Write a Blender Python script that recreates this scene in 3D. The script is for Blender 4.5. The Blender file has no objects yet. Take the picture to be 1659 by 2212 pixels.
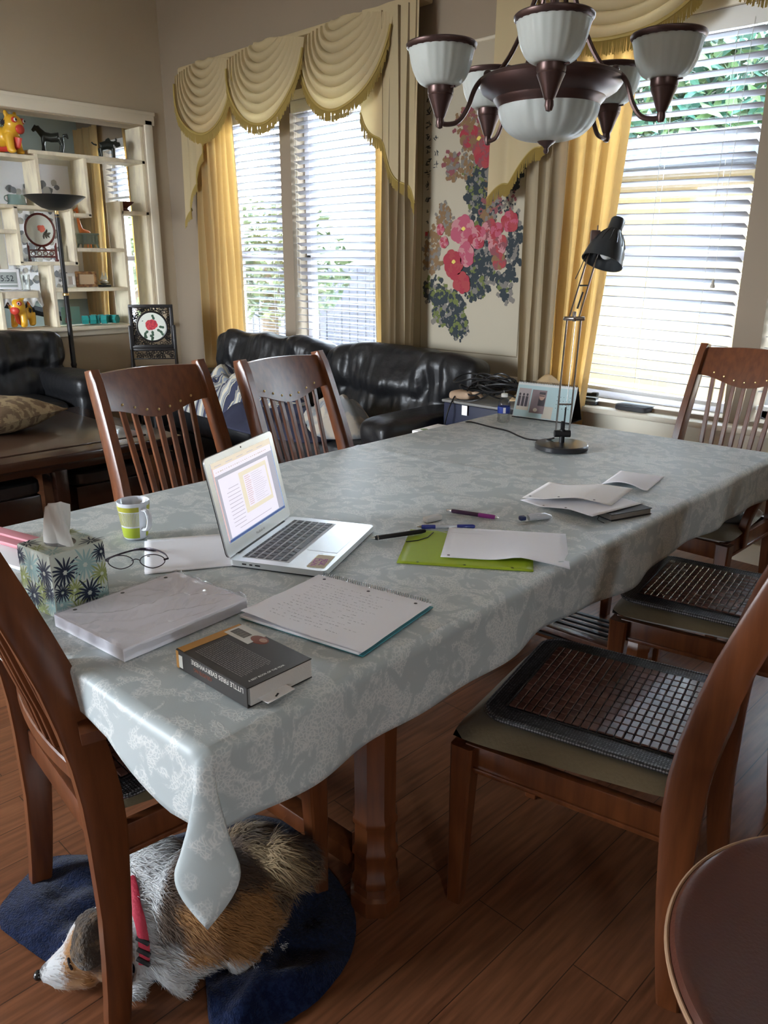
import bpy, bmesh, math, random
from mathutils import Vector, Matrix, Euler, noise
PI = math.pi
sin, cos, pi = math.sin, math.cos, math.pi
rnd = random.Random(7)
C = bpy.context.scene.collection
scn = bpy.context.scene

# ------------------------------------------------------------------ camera, light, exposure
CAM_H = 1.40
cd = bpy.data.cameras.new('camera'); cam = bpy.data.objects.new('camera', cd); C.objects.link(cam)
cd.sensor_fit = 'HORIZONTAL'; cd.sensor_width = 36.0; cd.lens = 1704.0 / 1659.0 * 36.0
cd.clip_start = 0.05; cd.clip_end = 200
_p, _r, _y = 0.305128, 0.003576, -0.779897
_f = Vector((sin(_y) * cos(_p), cos(_y) * cos(_p), -sin(_p)))
_r0 = Vector((cos(_y), -sin(_y), 0)); _u0 = _r0.cross(_f)
_rr = cos(_r) * _r0 + sin(_r) * _u0; _uu = -sin(_r) * _r0 + cos(_r) * _u0
cam.matrix_world = Matrix(((_rr.x, _uu.x, -_f.x, 0), (_rr.y, _uu.y, -_f.y, 0), (_rr.z, _uu.z, -_f.z, CAM_H), (0, 0, 0, 1)))
scn.camera = cam
SKY = 17.0
w = bpy.data.worlds.new('sky'); scn.world = w; w.use_nodes = True
nt = w.node_tree; bg = nt.nodes['Background']
tc = nt.nodes.new('ShaderNodeTexCoord'); sx = nt.nodes.new('ShaderNodeSeparateXYZ'); cr = nt.nodes.new('ShaderNodeValToRGB')
nt.links.new(tc.outputs['Generated'], sx.inputs[0]); nt.links.new(sx.outputs['Z'], cr.inputs[0]); nt.links.new(cr.outputs[0], bg.inputs[0])
cr.color_ramp.elements[0].color = (.88, .94, 1.0, 1); cr.color_ramp.elements[1].color = (.62, .80, 1.0, 1)
bg.inputs[1].default_value = SKY
scn.view_settings.view_transform = 'Standard'; scn.view_settings.look = 'None'
scn.view_settings.gamma = 1; scn.view_settings.use_curve_mapping = False
scn.view_settings.exposure = 1.64
sd = bpy.data.lights.new('sun', 'SUN'); sun = bpy.data.objects.new('sun', sd); C.objects.link(sun)
sd.energy = 7.0; sd.angle = 0.01; sd.color = (1, .93, .8)
sun.rotation_euler = Vector((-0.35, 0.45, -1.0)).to_track_quat('-Z', 'Y').to_euler()

def portal(name, loc, rot, sx_, sy_):
    l = bpy.data.lights.new(name, 'AREA'); l.shape = 'RECTANGLE'; l.size = sx_; l.size_y = sy_
    l.cycles.is_portal = True
    o = bpy.data.objects.new(name, l); C.objects.link(o); o.location = loc; o.rotation_euler = rot
for nm, lo, ro, a, b in (
    ('portal_left', (-4.8, 4.16, 1.6), (-PI/2, 0, 0), 1.9, 1.9),
    ('portal_right', (-1.44, 4.16, 1.6), (-PI/2, 0, 0), 2.1, 1.9),
    ('portal_far', (-7.2, 4.16, 1.6), (-PI/2, 0, 0), 1.0, 1.9),
    ('portal_back', (-4.1, -3.15, 1.5), (PI/2, 0, 0), 2.2, 1.8)):
    portal(nm, lo, ro, a, b)
portal('portal_side', (3.15, -1.5, 1.5), (0, PI/2, 0), .8, .6)

# ------------------------------------------------------------------ materials
MATS = {}
def _new(name):
    m = bpy.data.materials.new(name); m.use_nodes = True; MATS[name] = m
    return m, m.node_tree, m.node_tree.nodes['Principled BSDF']
def hexc(*c): return (c[0], c[1], c[2], 1)
def mat(name, col, rough=.5, metal=0, spec=.5, coat=0, trans=0, emis=None, alpha=1, sheen=0, bump=None, var=None, ior=1.45, coatr=.1):
    """bump=(scale,strength[,detail]) noise bump; var=(scale, colour2, stretch xyz, lo, hi) mixes a second colour by noise"""
    if name in MATS: return MATS[name]
    m, t, b = _new(name)
    b.inputs['Base Color'].default_value = hexc(*col); b.inputs['Roughness'].default_value = rough
    b.inputs['Metallic'].default_value = metal; b.inputs['Specular IOR Level'].default_value = spec
    b.inputs['Coat Weight'].default_value = coat; b.inputs['Coat Roughness'].default_value = coatr
    b.inputs['Transmission Weight'].default_value = trans; b.inputs['IOR'].default_value = ior
    b.inputs['Sheen Weight'].default_value = sheen
    b.inputs['Alpha'].default_value = alpha
    if emis: b.inputs['Emission Color'].default_value = hexc(*emis[0]); b.inputs['Emission Strength'].default_value = emis[1]
    if bump or var:
        tc = t.nodes.new('ShaderNodeTexCoord')
    if bump:
        n = t.nodes.new('ShaderNodeTexNoise'); n.inputs['Scale'].default_value = bump[0]; n.inputs['Detail'].default_value = bump[2] if len(bump) > 2 else 3
        bp = t.nodes.new('ShaderNodeBump'); bp.inputs['Strength'].default_value = bump[1]; bp.inputs['Distance'].default_value = .01
        t.links.new(tc.outputs['Object'], n.inputs['Vector']); t.links.new(n.outputs[0], bp.inputs['Height']); t.links.new(bp.outputs[0], b.inputs['Normal'])
    if var:
        sc, c2, st, lo, hi = var
        mp = t.nodes.new('ShaderNodeMapping'); mp.inputs['Scale'].default_value = st
        n = t.nodes.new('ShaderNodeTexNoise'); n.inputs['Scale'].default_value = sc; n.inputs['Detail'].default_value = 5
        mr = t.nodes.new('ShaderNodeMapRange'); mr.inputs[1].default_value = lo; mr.inputs[2].default_value = hi
        mx = t.nodes.new('ShaderNodeMix'); mx.data_type = 'RGBA'
        mx.inputs[6].default_value = hexc(*col); mx.inputs[7].default_value = hexc(*c2)
        t.links.new(tc.outputs['Object'], mp.inputs[0]); t.links.new(mp.outputs[0], n.inputs['Vector'])
        t.links.new(n.outputs[0], mr.inputs[0]); t.links.new(mr.outputs[0], mx.inputs[0]); t.links.new(mx.outputs[2], b.inputs['Base Color'])
    return m
def fabric_trans(name, col, tw=.45, rough=.8, bump=None, tcol=None):
    """cloth that lets light through: diffuse + translucent"""
    if name in MATS: return MATS[name]
    m = mat(name, col, rough, bump=bump, spec=.2); t = m.node_tree
    b = t.nodes['Principled BSDF']; o = [n for n in t.nodes if n.type == 'OUTPUT_MATERIAL'][0]
    tr = t.nodes.new('ShaderNodeBsdfTranslucent'); tr.inputs[0].default_value = hexc(*(tcol or col))
    mx = t.nodes.new('ShaderNodeMixShader'); mx.inputs[0].default_value = tw
    t.links.new(b.outputs[0], mx.inputs[1]); t.links.new(tr.outputs[0], mx.inputs[2]); t.links.new(mx.outputs[0], o.inputs[0])
    return m
def glassy(name, col, rough=0.02, mixt=.98, fk=.5):
    """thin clear sheet: mostly transparent, a little gloss (no refraction, lets light straight through)"""
    if name in MATS: return MATS[name]
    m = bpy.data.materials.new(name); m.use_nodes = True; MATS[name] = m; t = m.node_tree
    t.nodes.remove(t.nodes['Principled BSDF']); o = [n for n in t.nodes if n.type == 'OUTPUT_MATERIAL'][0]
    a = t.nodes.new('ShaderNodeBsdfTransparent'); a.inputs[0].default_value = hexc(*col)
    g = t.nodes.new('ShaderNodeBsdfGlossy'); g.inputs['Roughness'].default_value = rough
    fr = t.nodes.new('ShaderNodeFresnel'); mu = t.nodes.new('ShaderNodeMath'); mu.operation = 'MULTIPLY_ADD'
    mu.inputs[1].default_value = fk; mu.inputs[2].default_value = 1 - mixt
    mx = t.nodes.new('ShaderNodeMixShader')
    t.links.new(fr.outputs[0], mu.inputs[0]); t.links.new(mu.outputs[0], mx.inputs[0])
    t.links.new(a.outputs[0], mx.inputs[1]); t.links.new(g.outputs[0], mx.inputs[2]); t.links.new(mx.outputs[0], o.inputs[0])
    return m
def vcol_mat(name, rough=.7, sheen=0, attr='Col'):
    if name in MATS: return MATS[name]
    m, t, b = _new(name); a = t.nodes.new('ShaderNodeAttribute'); a.attribute_name = attr
    t.links.new(a.outputs['Color'], b.inputs['Base Color']); b.inputs['Roughness'].default_value = rough
    b.inputs['Sheen Weight'].default_value = sheen; b.inputs['Specular IOR Level'].default_value = .2
    return m

# ------------------------------------------------------------------ mesh collector
def rotm(rx=0, ry=0, rz=0): return Euler((rx, ry, rz)).to_matrix().to_4x4()
class MB:
    def __init__(s): s.v = []; s.f = []; s.m = []; s.mi = 0; s.X = Matrix.Identity(4)
    def add(s, vs, fs):
        n = len(s.v); X = s.X
        s.v += [tuple(X @ Vector(v)) for v in vs]
        s.f += [tuple(i + n for i in f) for f in fs]; s.m += [s.mi] * len(fs)
    def box(s, c, d, bev=0, R=None, seg=2):
        bm = bmesh.new(); bmesh.ops.create_cube(bm, size=1)
        for v in bm.verts: v.co = Vector((v.co.x * d[0], v.co.y * d[1], v.co.z * d[2]))
        if bev: bmesh.ops.bevel(bm, geom=bm.edges[:] + bm.verts[:], offset=min(bev, min(d) * .49), segments=seg, affect='EDGES', profile=.5)
        M_ = Matrix.Translation(Vector(c)) @ (R if R is not None else Matrix.Identity(4))
        bm.verts.index_update()
        s.add([M_ @ v.co for v in bm.verts], [[v.index for v in f.verts] for f in bm.faces]); bm.free()
    def quad(s, a, b, c, d): s.add([a, b, c, d], [(0, 1, 2, 3)])
    def poly(s, pts): s.add(pts, [tuple(range(len(pts)))])
    def prism(s, pts, h, M_=None):
        """2D outline (ccw) extruded from z=0 to z=h"""
        M_ = M_ or Matrix.Identity(4); n = len(pts)
        vs = [M_ @ Vector((p[0], p[1], 0)) for p in pts] + [M_ @ Vector((p[0], p[1], h)) for p in pts]
        s.add(vs, [tuple(range(n))[::-1], tuple(range(n, 2 * n))] + [(i, (i + 1) % n, (i + 1) % n + n, i + n) for i in range(n)])
    def grid(s, fn, nu, nv, cu=False, cv=False):
        us = nu if cu else nu + 1; vs_ = nv if cv else nv + 1
        vs = [fn(i / nu, j / nv) for i in range(us) for j in range(vs_)]
        fs = []
        for i in range(nu):
            for j in range(nv):
                a, b = i, (i + 1) % us; c, d = j, (j + 1) % vs_
                fs.append((a * vs_ + c, b * vs_ + c, b * vs_ + d, a * vs_ + d))
        s.add(vs, fs)
    def lathe(s, prof, c=(0, 0, 0), seg=24, M_=None, a0=0, a1=2 * PI, sc=(1, 1)):
        M_ = M_ or Matrix.Identity(4); full = abs(a1 - a0 - 2 * PI) < 1e-6; n = seg if full else seg + 1
        vs = []
        for r, z in prof:
            for k in range(n):
                a = a0 + (a1 - a0) * k / seg
                vs.append(Vector(c) + M_ @ Vector((r * cos(a) * sc[0], r * sin(a) * sc[1], z)))
        fs = []
        for i in range(len(prof) - 1):
            for k in range(seg):
                k2 = (k + 1) % n
                fs.append((i * n + k, i * n + k2, (i + 1) * n + k2, (i + 1) * n + k))
        s.add(vs, fs)
    def tube(s, pts, r, seg=8, up=None, prof=None, cap=True, closed=False):
        """sweep along pts. r: number, list or list of (a,b). prof: list of unit 2D points"""
        P = [Vector(p) for p in pts]; n = len(P)
        if prof is None: prof = [(cos(2 * PI * k / seg), sin(2 * PI * k / seg)) for k in range(seg)]
        q = len(prof); vs = []; prev = None
        for i in range(n):
            if closed: t = (P[(i + 1) % n] - P[i - 1])
            else: t = P[min(i + 1, n - 1)] - P[max(i - 1, 0)]
            if t.length < 1e-9: t = Vector((0, 0, 1))
            t.normalize()
            if up is not None: a = Vector(up).cross(t)
            elif prev is None: a = (Vector((0, 0, 1)) if abs(t.z) < .9 else Vector((1, 0, 0))).cross(t)
            else: a = prev - t * prev.dot(t)
            if a.length < 1e-6: a = Vector((1, 0, 0))
            a.normalize(); b = t.cross(a); prev = a
            rr = r[i] if isinstance(r, (list, tuple)) and not isinstance(r[0], (tuple,)) and len(r) == n else (r[i] if isinstance(r, list) else r)
            ra, rb = rr if isinstance(rr, tuple) else (rr, rr)
            for x, y in prof: vs.append(P[i] + a * x * ra + b * y * rb)
        fs = []
        for i in range(n if closed else n - 1):
            i2 = (i + 1) % n
            for k in range(q): fs.append((i * q + k, i * q + (k + 1) % q, i2 * q + (k + 1) % q, i2 * q + k))
        if cap and not closed:
            fs.append(tuple(range(q))[::-1]); fs.append(tuple((n - 1) * q + k for k in range(q)))
        s.add(vs, fs)
    def ball(s, c, r, seg=16, rings=10, R=None, e=1.0):
        rx, ry, rz = r if isinstance(r, tuple) else (r, r, r)
        R = R or Matrix.Identity(4)
        pw = lambda x: math.copysign(abs(x) ** e, x)
        def fn(u, v):
            a = 2 * PI * u; b = PI * (v - .5)
            return Vector(c) + R @ Vector((rx * pw(cos(b)) * pw(cos(a)), ry * pw(cos(b)) * pw(sin(a)), rz * pw(sin(b))))
        s.grid(fn, seg, rings, cu=True)
    def cyl(s, a, b, r, seg=16, r2=None): s.tube([a, b], [r, r if r2 is None else r2], seg)
    def text(s, body, size, M_, align='LEFT', h=0.0, sx=1.0):
        cu = bpy.data.curves.new('t', 'FONT'); cu.body = body; cu.size = size; cu.align_x = align; cu.extrude = h; cu.resolution_u = 3
        o = bpy.data.objects.new('t', cu); C.objects.link(o); bpy.context.view_layer.update()
        me = bpy.data.meshes.new_from_object(o.evaluated_get(bpy.context.evaluated_depsgraph_get()))
        s.add([M_ @ Vector((v.co.x * sx, v.co.y, v.co.z)) for v in me.vertices], [tuple(p.vertices) for p in me.polygons])
        bpy.data.objects.remove(o); bpy.data.curves.remove(cu); bpy.data.meshes.remove(me)
    def mesh(s, name, smooth=True, ang=35, merge=True):
        me = bpy.data.meshes.new(name); me.from_pydata(s.v, [], s.f)
        me.polygons.foreach_set('material_index', s.m)
        if merge:
            bm = bmesh.new(); bm.from_mesh(me); bmesh.ops.remove_doubles(bm, verts=bm.verts, dist=1e-6)
            bmesh.ops.recalc_face_normals(bm, faces=bm.faces); bm.to_mesh(me); bm.free()
        if smooth:
            me.polygons.foreach_set('use_smooth', [True] * len(me.polygons)); me.set_sharp_from_angle(angle=math.radians(ang))
        me.update(); return me
    def build(s, name, m, parent=None, **k):
        me = s.mesh(name, **k)
        for x in (m if isinstance(m, (list, tuple)) else [m]): me.materials.append(x)
        o = bpy.data.objects.new(name, me); C.objects.link(o)
        if parent: o.parent = parent
        return o
def thing(name, label, cat, loc=(0, 0, 0), rz=0, group=None):
    o = bpy.data.objects.new(name, None); C.objects.link(o); o.empty_display_size = .05
    o.location = loc; o.rotation_euler = (0, 0, rz); o['label'] = label; o['category'] = cat
    if group: o['group'] = group
    return o
def tag(o, label, cat, group=None, loc=None, rz=None, kind=None):
    o['label'] = label; o['category'] = cat
    if group: o['group'] = group
    if kind: o['kind'] = kind
    if loc is not None: o.location = loc
    if rz is not None: o.rotation_euler = (0, 0, rz)
    return o
def struct(name, mb, m, **k):
    o = mb.build(name, m, **k); o['kind'] = 'structure'; return o
def solid(o, t, off=0):
    md = o.modifiers.new('s', 'SOLIDIFY'); md.thickness = t; md.offset = off; return o
def copy_tree(o, parent=None):
    c = o.copy(); C.objects.link(c)
    if parent: c.parent = parent
    for ch in o.children: copy_tree(ch, c)
    return c
def fuse(mb, voxel, smooth=6, name='x'):
    """union overlapping closed shapes into one continuous skin"""
    me = mb.mesh(name, merge=False); o = bpy.data.objects.new(name, me); C.objects.link(o)
    r = o.modifiers.new('r', 'REMESH'); r.mode = 'VOXEL'; r.voxel_size = voxel; r.use_smooth_shade = True
    if smooth: sm = o.modifiers.new('s', 'SMOOTH'); sm.factor = .5; sm.iterations = smooth
    bpy.context.view_layer.update()
    out = bpy.data.meshes.new_from_object(o.evaluated_get(bpy.context.evaluated_depsgraph_get()))
    bpy.data.objects.remove(o); out.materials.clear()
    out.polygons.foreach_set('use_smooth', [True] * len(out.polygons)); out.polygons.foreach_set('material_index', [0] * len(out.polygons))
    return out
def mesh_obj(name, me, m, parent=None):
    for x in (m if isinstance(m, (list, tuple)) else [m]): me.materials.append(x)
    o = bpy.data.objects.new(name, me); C.objects.link(o)
    if parent: o.parent = parent
    return o
def T(x, y, z): return Matrix.Translation((x, y, z))
def rrect(w, d, r, n=6):
    pts = []
    for cx_, cy_, a in ((w/2 - r, d/2 - r, 0), (-w/2 + r, d/2 - r, PI/2), (-w/2 + r, -d/2 + r, PI), (w/2 - r, -d/2 + r, 1.5 * PI)):
        for k in range(n + 1):
            t = a + PI/2 * k / n; pts.append((cx_ + r * cos(t), cy_ + r * sin(t)))
    return pts
def lerp(a, b, t): return a + (b - a) * t
def interp(tab, x):
    if x <= tab[0][0]: return tab[0][1]
    for (x0, y0), (x1, y1) in zip(tab, tab[1:]):
        if x <= x1: return y0 + (y1 - y0) * (x - x0) / (x1 - x0)
    return tab[-1][1]
def spline(P, n=8):
    P = [Vector(p) for p in P]; out = []
    for i in range(len(P) - 1):
        p0 = P[max(i - 1, 0)]; p1 = P[i]; p2 = P[i + 1]; p3 = P[min(i + 2, len(P) - 1)]
        for k in range(n):
            t = k / n
            out.append(.5 * ((2 * p1) + (p2 - p0) * t + (2 * p0 - 5 * p1 + 4 * p2 - p3) * t * t + (3 * p1 - p0 - 3 * p2 + p3) * t ** 3))
    out.append(P[-1]); return out

WOOD = mat('cherry_wood', (.15, .045, .014), .32, coat=.3, coatr=.2, var=(6, (.08, .022, .007), (9, 9, 1), .35, .75))
DWOOD = mat('dark_wood', (.028, .011, .006), .25, coat=.4, coatr=.15, var=(5, (.02, .008, .005), (1, 8, 8), .3, .7))
BLACKWOOD = mat('black_lacquer', (.012, .010, .010), .35)
LEATHER = mat('black_leather', (.009, .009, .010), .40, spec=.5, bump=(22, .35, 4))
WALLM = mat('wall_paint', (.45, .375, .27), .9, bump=(120, .05))
WALLD = mat('wall_paint_dark', (.50, .43, .35), .9)
TRIMM = mat('trim_paint', (.82, .76, .62), .5)
SHELFM = mat('shelf_paint', (.80, .72, .54), .6, var=(14, (.62, .54, .42), (1, 1, .4), .45, .7))
WHITE = mat('white_paint', (.8, .8, .78), .5)
PAPER = mat('paper', (.92, .92, .97), .8)
PAPER2 = mat('paper_warm', (.90, .88, .87), .8)
BLACK = mat('black_plastic', (.012, .012, .013), .4)
BLACKM = mat('black_matt', (.01, .01, .011), .7)
DGREY = mat('dark_grey', (.05, .05, .055), .6)
STEEL = mat('steel', (.6, .6, .6), .25, metal=1)
ALU = mat('aluminium', (.70, .72, .73), .32, metal=.85)
BRONZE = mat('oiled_bronze', (.09, .055, .05), .35, metal=.7)
BRASS = mat('brass', (.6, .42, .18), .3, metal=1)
INK = mat('ink', (.02, .02, .03), .8)
GREYINK = mat('pencil', (.38, .38, .42), .9)
# ------------------------------------------------------------------ room shell
WY = 3.85            # inner face of the window wall
PX = -6.39           # inner face of the pass-through wall
CEIL = 3.5
ZB, ZT = .69, 2.47   # window sill and head
m = mat('floor_laminate', (.22, .085, .035), .38, spec=.5)
def floor_nodes():
    t = m.node_tree; b = t.nodes['Principled BSDF']
    tc = t.nodes.new('ShaderNodeTexCoord'); mp = t.nodes.new('ShaderNodeMapping'); mp.inputs['Rotation'].default_value = (0, 0, PI/2)
    br = t.nodes.new('ShaderNodeTexBrick'); br.inputs['Scale'].default_value = 1; br.inputs['Brick Width'].default_value = 1.2; br.inputs['Row Height'].default_value = .125
    br.inputs['Mortar Size'].default_value = .0012; br.inputs['Color1'].default_value = (.25, .10, .046, 1); br.inputs['Color2'].default_value = (.20, .078, .036, 1); br.inputs['Mortar'].default_value = (.05, .02, .01, 1)
    n = t.nodes.new('ShaderNodeTexNoise'); n.inputs['Scale'].default_value = 5; n.inputs['Detail'].default_value = 8
    mp2 = t.nodes.new('ShaderNodeMapping'); mp2.inputs['Scale'].default_value = (14, 1, 1)
    mx = t.nodes.new('ShaderNodeMix'); mx.data_type = 'RGBA'; mx.blend_type = 'MULTIPLY'; mx.inputs[0].default_value = .8
    rp = t.nodes.new('ShaderNodeValToRGB'); rp.color_ramp.elements[0].position = .3; rp.color_ramp.elements[0].color = (.5, .45, .4, 1); rp.color_ramp.elements[1].position = .7; rp.color_ramp.elements[1].color = (1.2, 1.15, 1.1, 1)
    t.links.new(tc.outputs['Object'], mp.inputs[0]); t.links.new(mp.outputs[0], br.inputs[0]); t.links.new(tc.outputs['Object'], mp2.inputs[0]); t.links.new(mp2.outputs[0], n.inputs[0])
    t.links.new(n.outputs[0], rp.inputs[0]); t.links.new(br.outputs[0], mx.inputs[6]); t.links.new(rp.outputs[0], mx.inputs[7]); t.links.new(mx.outputs[2], b.inputs['Base Color'])
    bp = t.nodes.new('ShaderNodeBump'); bp.inputs['Strength'].default_value = .15; bp.inputs['Distance'].default_value = .004
    t.links.new(n.outputs[0], bp.inputs['Height']); t.links.new(bp.outputs[0], b.inputs['Normal'])
floor_nodes()
b = MB(); b.box((-2.6, .35, -.05), (11.6, 7.4, .1)); struct('floor', b, m, smooth=False)
b = MB(); b.box((-2.6, .35, CEIL + .05), (11.6, 7.4, .1)); struct('ceiling', b, mat('ceiling_paint', (.7, .66, .6), .9), smooth=False)

def wall_x(name, x0, x1, y, th, opens, m, out=1):
    """wall along X at y..y+th*out with openings (a,b,z0,z1)"""
    b = MB(); yc = y + out * th / 2; cur = x0
    for a, c, z0, z1 in sorted(opens):
        if a > cur: b.box(((cur + a) / 2, yc, CEIL / 2), (a - cur, th, CEIL))
        if z0 > 0: b.box(((a + c) / 2, yc, z0 / 2), (c - a, th, z0))
        if z1 < CEIL: b.box(((a + c) / 2, yc, (z1 + CEIL) / 2), (c - a, th, CEIL - z1))
        cur = c
    if cur < x1: b.box(((cur + x1) / 2, yc, CEIL / 2), (x1 - cur, th, CEIL))
    return struct(name, b, m, smooth=False)
def wall_y(name, y0, y1, x, th, opens, m, out=-1):
    b = MB(); xc = x + out * th / 2; cur = y0
    for a, c, z0, z1 in sorted(opens):
        if a > cur: b.box((xc, (cur + a) / 2, CEIL / 2), (th, a - cur, CEIL))
        if z0 > 0: b.box((xc, (a + c) / 2, z0 / 2), (th, c - a, z0))
        if z1 < CEIL: b.box((xc, (a + c) / 2, (z1 + CEIL) / 2), (th, c - a, CEIL - z1))
        cur = c
    if cur < y1: b.box((xc, (cur + y1) / 2, CEIL / 2), (th, y1 - cur, CEIL))
    return struct(name, b, m, smooth=False)
WIN = [(-5.66, -4.87, ZB, ZT), (-4.75, -3.78, ZB, ZT), (-2.42, -1.50, ZB, ZT), (-1.37, -.40, ZB, ZT), (-7.55, -6.85, ZB, ZT)]
wall_x('wall_window', -8.2, 3.0, WY, .22, WIN, mat('wall_paint_shaded', (.26, .205, .15), .9))  # same wall paint made darker: the backlit shade is put into the colour
# living-room side wall with the pass-through
PY0, PY1, PZ0, PZ1 = .55, 3.65, .90, 2.46
PT = .20
wall_y('wall_left', -3.0, WY, PX, PT, [(PY0, PY1, PZ0, PZ1)], WALLM)
wall_x('wall_back', -8.2, 3.0, -3.0, .2, [(-5.1, -3.1, .8, 2.4)], WALLM, out=-1)
wall_y('wall_right', -3.0, WY, 3.0, .2, [(-1.8, -1.25, 1.15, 1.85)], WALLM, out=1)
wall_y('wall_far', -3.0, WY, -8.0, .2, [], mat('wall_paint_sage', (.33, .38, .34), .9))
# trim round the pass-through
b = MB()
for (y, z, dy, dz) in ((2.1, PZ1 + .052, 3.28, .085), (2.1, PZ1 + .098, 3.30, .03), (PY1 + .035, 1.68, .07, 1.66), (PY0 - .035, 1.68, .07, 1.66)):
    b.box((PX + .012, y, z), (.024, dy, dz), .006)
struct('trim_1', b, TRIMM)
b = MB(); b.box((PX - PT / 2 + .02, 2.1, PZ0 + .01 - .02), (PT + .10, 3.2, .03), .008); b.box((PX + .012, 2.1, PZ0 - .045), (.024, 3.2, .05), .006)
struct('trim_2', b, TRIMM)
# window trim (right pair): sill board, apron
SILLZ = .67
b = MB(); b.box((-1.4, WY - .005, SILLZ - .015), (2.25, .17, .03), .008); b.box((-1.4, WY - .012, SILLZ - .075), (2.15, .028, .09), .006); b.box((-1.4, WY - .006, SILLZ - .15), (2.1, .014, .07), .004)
struct('trim_3', b, TRIMM)
b = MB(); b.box((-4.72, WY - .005, SILLZ - .015), (2.1, .13, .03), .008)
struct('trim_4', b, TRIMM)
# window head trims
for i, (x0, x1) in enumerate(((-5.72, -3.72), (-2.48, -.34))):
    b = MB(); b.box(((x0 + x1) / 2, WY - .008, ZT + .03), (x1 - x0, .022, .06), .006); struct('trim_%d' % (5 + i), b, TRIMM)
b = MB()
b.box((PX + .007, -1.2, .05), (.014, 3.5, .1)); struct('baseboard_left', b, TRIMM)
b = MB(); b.box((-3.2, WY - .007, .05), (6.3, .014, .1)); struct('baseboard_window', b, TRIMM)
b = MB()
for x0, x1, z0, z1 in WIN: 
    pass
# sash windows: frames and panes in each opening
GLASS = glassy('window_glass', (.98, 1, 1), .01, .97)
for i, (x0, x1, z0, z1) in enumerate(WIN):
    b = MB(); y = WY + .15; xm = (x0 + x1) / 2; zm = 1.44
    for (cx_, cz_, dx, dz) in ((x0 + .025, (z0 + z1) / 2, .05, z1 - z0), (x1 - .025, (z0 + z1) / 2, .05, z1 - z0), (xm, z0 + .025, x1 - x0, .05), (xm, z1 - .025, x1 - x0, .05), (xm, zm, x1 - x0, .045)):
        b.box((cx_, y, cz_), (dx, .05, dz), .006)
    wo = struct('window_%d' % (i + 1), b, mat('vinyl_white', (.75, .74, .8), .4))
    g = MB(); g.box((xm, y, (z0 + z1) / 2), (x1 - x0 - .08, .004, z1 - z0 - .08)); g.build('window_pane', GLASS, wo, smooth=False)
# ------------------------------------------------------------------ outside
g = MB(); g.box((-4, 14.2, -.1), (60, 20, .1)); 
struct('ground', g, mat('lawn', (.05, .09, .03), .9, var=(3, (.10, .11, .05), (1, 1, 1), .4, .6)), smooth=False)
g = MB(); g.box((-3.2, 7, -.14), (60, 60, .05)); struct('ground_base', g, mat('earth', (.25, .22, .18), .9), smooth=False)
hs = thing('neighbour_house', 'pale yellow house wall beyond the right window blinds', 'house', (-.3, 8.2, -.1))
g = MB(); g.box((0, 1.5, 1.25), (9.2, 3, 2.5)); g.build('wall', mat('stucco_yellow', (.16, .115, .055), .9, bump=(30, .2)), hs, smooth=False)
g = MB()
g.prism([(-.55, 2.40), (-.55, 2.52), (1.5, 2.98), (3.6, 2.52), (3.6, 2.40)], 10.0, T(-4.9, 0, 0) @ Matrix(((0, 0, 1, 0), (1, 0, 0, 0), (0, 1, 0, 0), (0, 0, 0, 1))))
g.build('roof', mat('roof_shingle', (.018, .024, .04), .8, var=(20, (.04, .045, .06), (1, 6, 1), .4, .6)), hs, smooth=False)
g = MB(); g.box((-2.2, -.03, 1.3), (.9, .06, 1.1), .01); g.build('window_frame', WHITE, hs)
g = MB(); g.box((-4, 5.9, -.012), (22, 3.9, .06)); struct('bounce_slab', g, mat('bounce_concrete', (.38, .37, .36), .9), smooth=False)  # pale slab added outside to bounce sunlight up onto the slat undersides
g = MB(); g.box((-9.5, 7.2, .62), (10.5, .05, 1.45)); 
for k in range(70): g.box((-14.7 + k * .15, 7.17, .62), (.13, .012, 1.5))
tag(g.build('yard_fence', mat('fence_grey', (.085, .085, .105), .9), None, smooth=False), 'grey board fence outside the left window blinds', 'fence')
def leaf_cloud(name, loc, R, n, col, col2, label, group, seed=0, sz=.14):
    r = random.Random(seed); g = MB()
    t = thing(name, label, 'tree', loc, 0, group)
    for k in range(n):
        while True:
            p = Vector((r.uniform(-1, 1), r.uniform(-1, 1), r.uniform(-1, 1)))
            if .25 < p.length < 1: break
        p = Vector((p.x * R[0], p.y * R[1], p.z * R[2] + R[3])); s_ = sz * r.uniform(.6, 1.5)
        Q = Euler((r.uniform(-1, 1), r.uniform(-1, 1), r.uniform(0, 6.3))).to_matrix()
        g.mi = r.randint(0, 1)
        g.add([p + Q @ Vector(v) for v in ((-s_, 0, 0), (0, -s_ * .4, 0), (s_, 0, .02), (0, s_ * .4, 0))], [(0, 1, 2, 3)])
    g.build('foliage', [mat('leaf_' + col[0], col[1], .6), mat('leaf_' + col2[0], col2[1], .6)], t, smooth=False, merge=False)
    g = MB(); g.tube([(0, 0, 0), (.05, 0, R[3] * .6), (0, .05, R[3])], [.14, .1, .05], 8); g.build('trunk', mat('bark', (.10, .07, .05), .9), t)
G1 = ('teal', (.020, .070, .050)); G2 = ('green', (.050, .095, .035)); G3 = ('light', (.09, .13, .06)); G4 = ('shrub', (.055, .085, .035)); G5 = ('shrub_pale', (.12, .15, .07))
leaf_cloud('leafy_tree', (-7.6, 13.6, -.1), (2.8, 1.6, 2.3, 4.6), 4200, G1, G2, 'leafy green tree seen through upper slats of the right window, left one', 'trees beyond the neighbouring roof', 1, .2)
leaf_cloud('leafy_tree', (-1.6, 13.8, -.1), (2.8, 1.6, 2.3, 4.8), 3200, G1, G3, 'blue-green tree seen through upper slats of the right window, right one', 'trees beyond the neighbouring roof', 2, .2)
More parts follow.
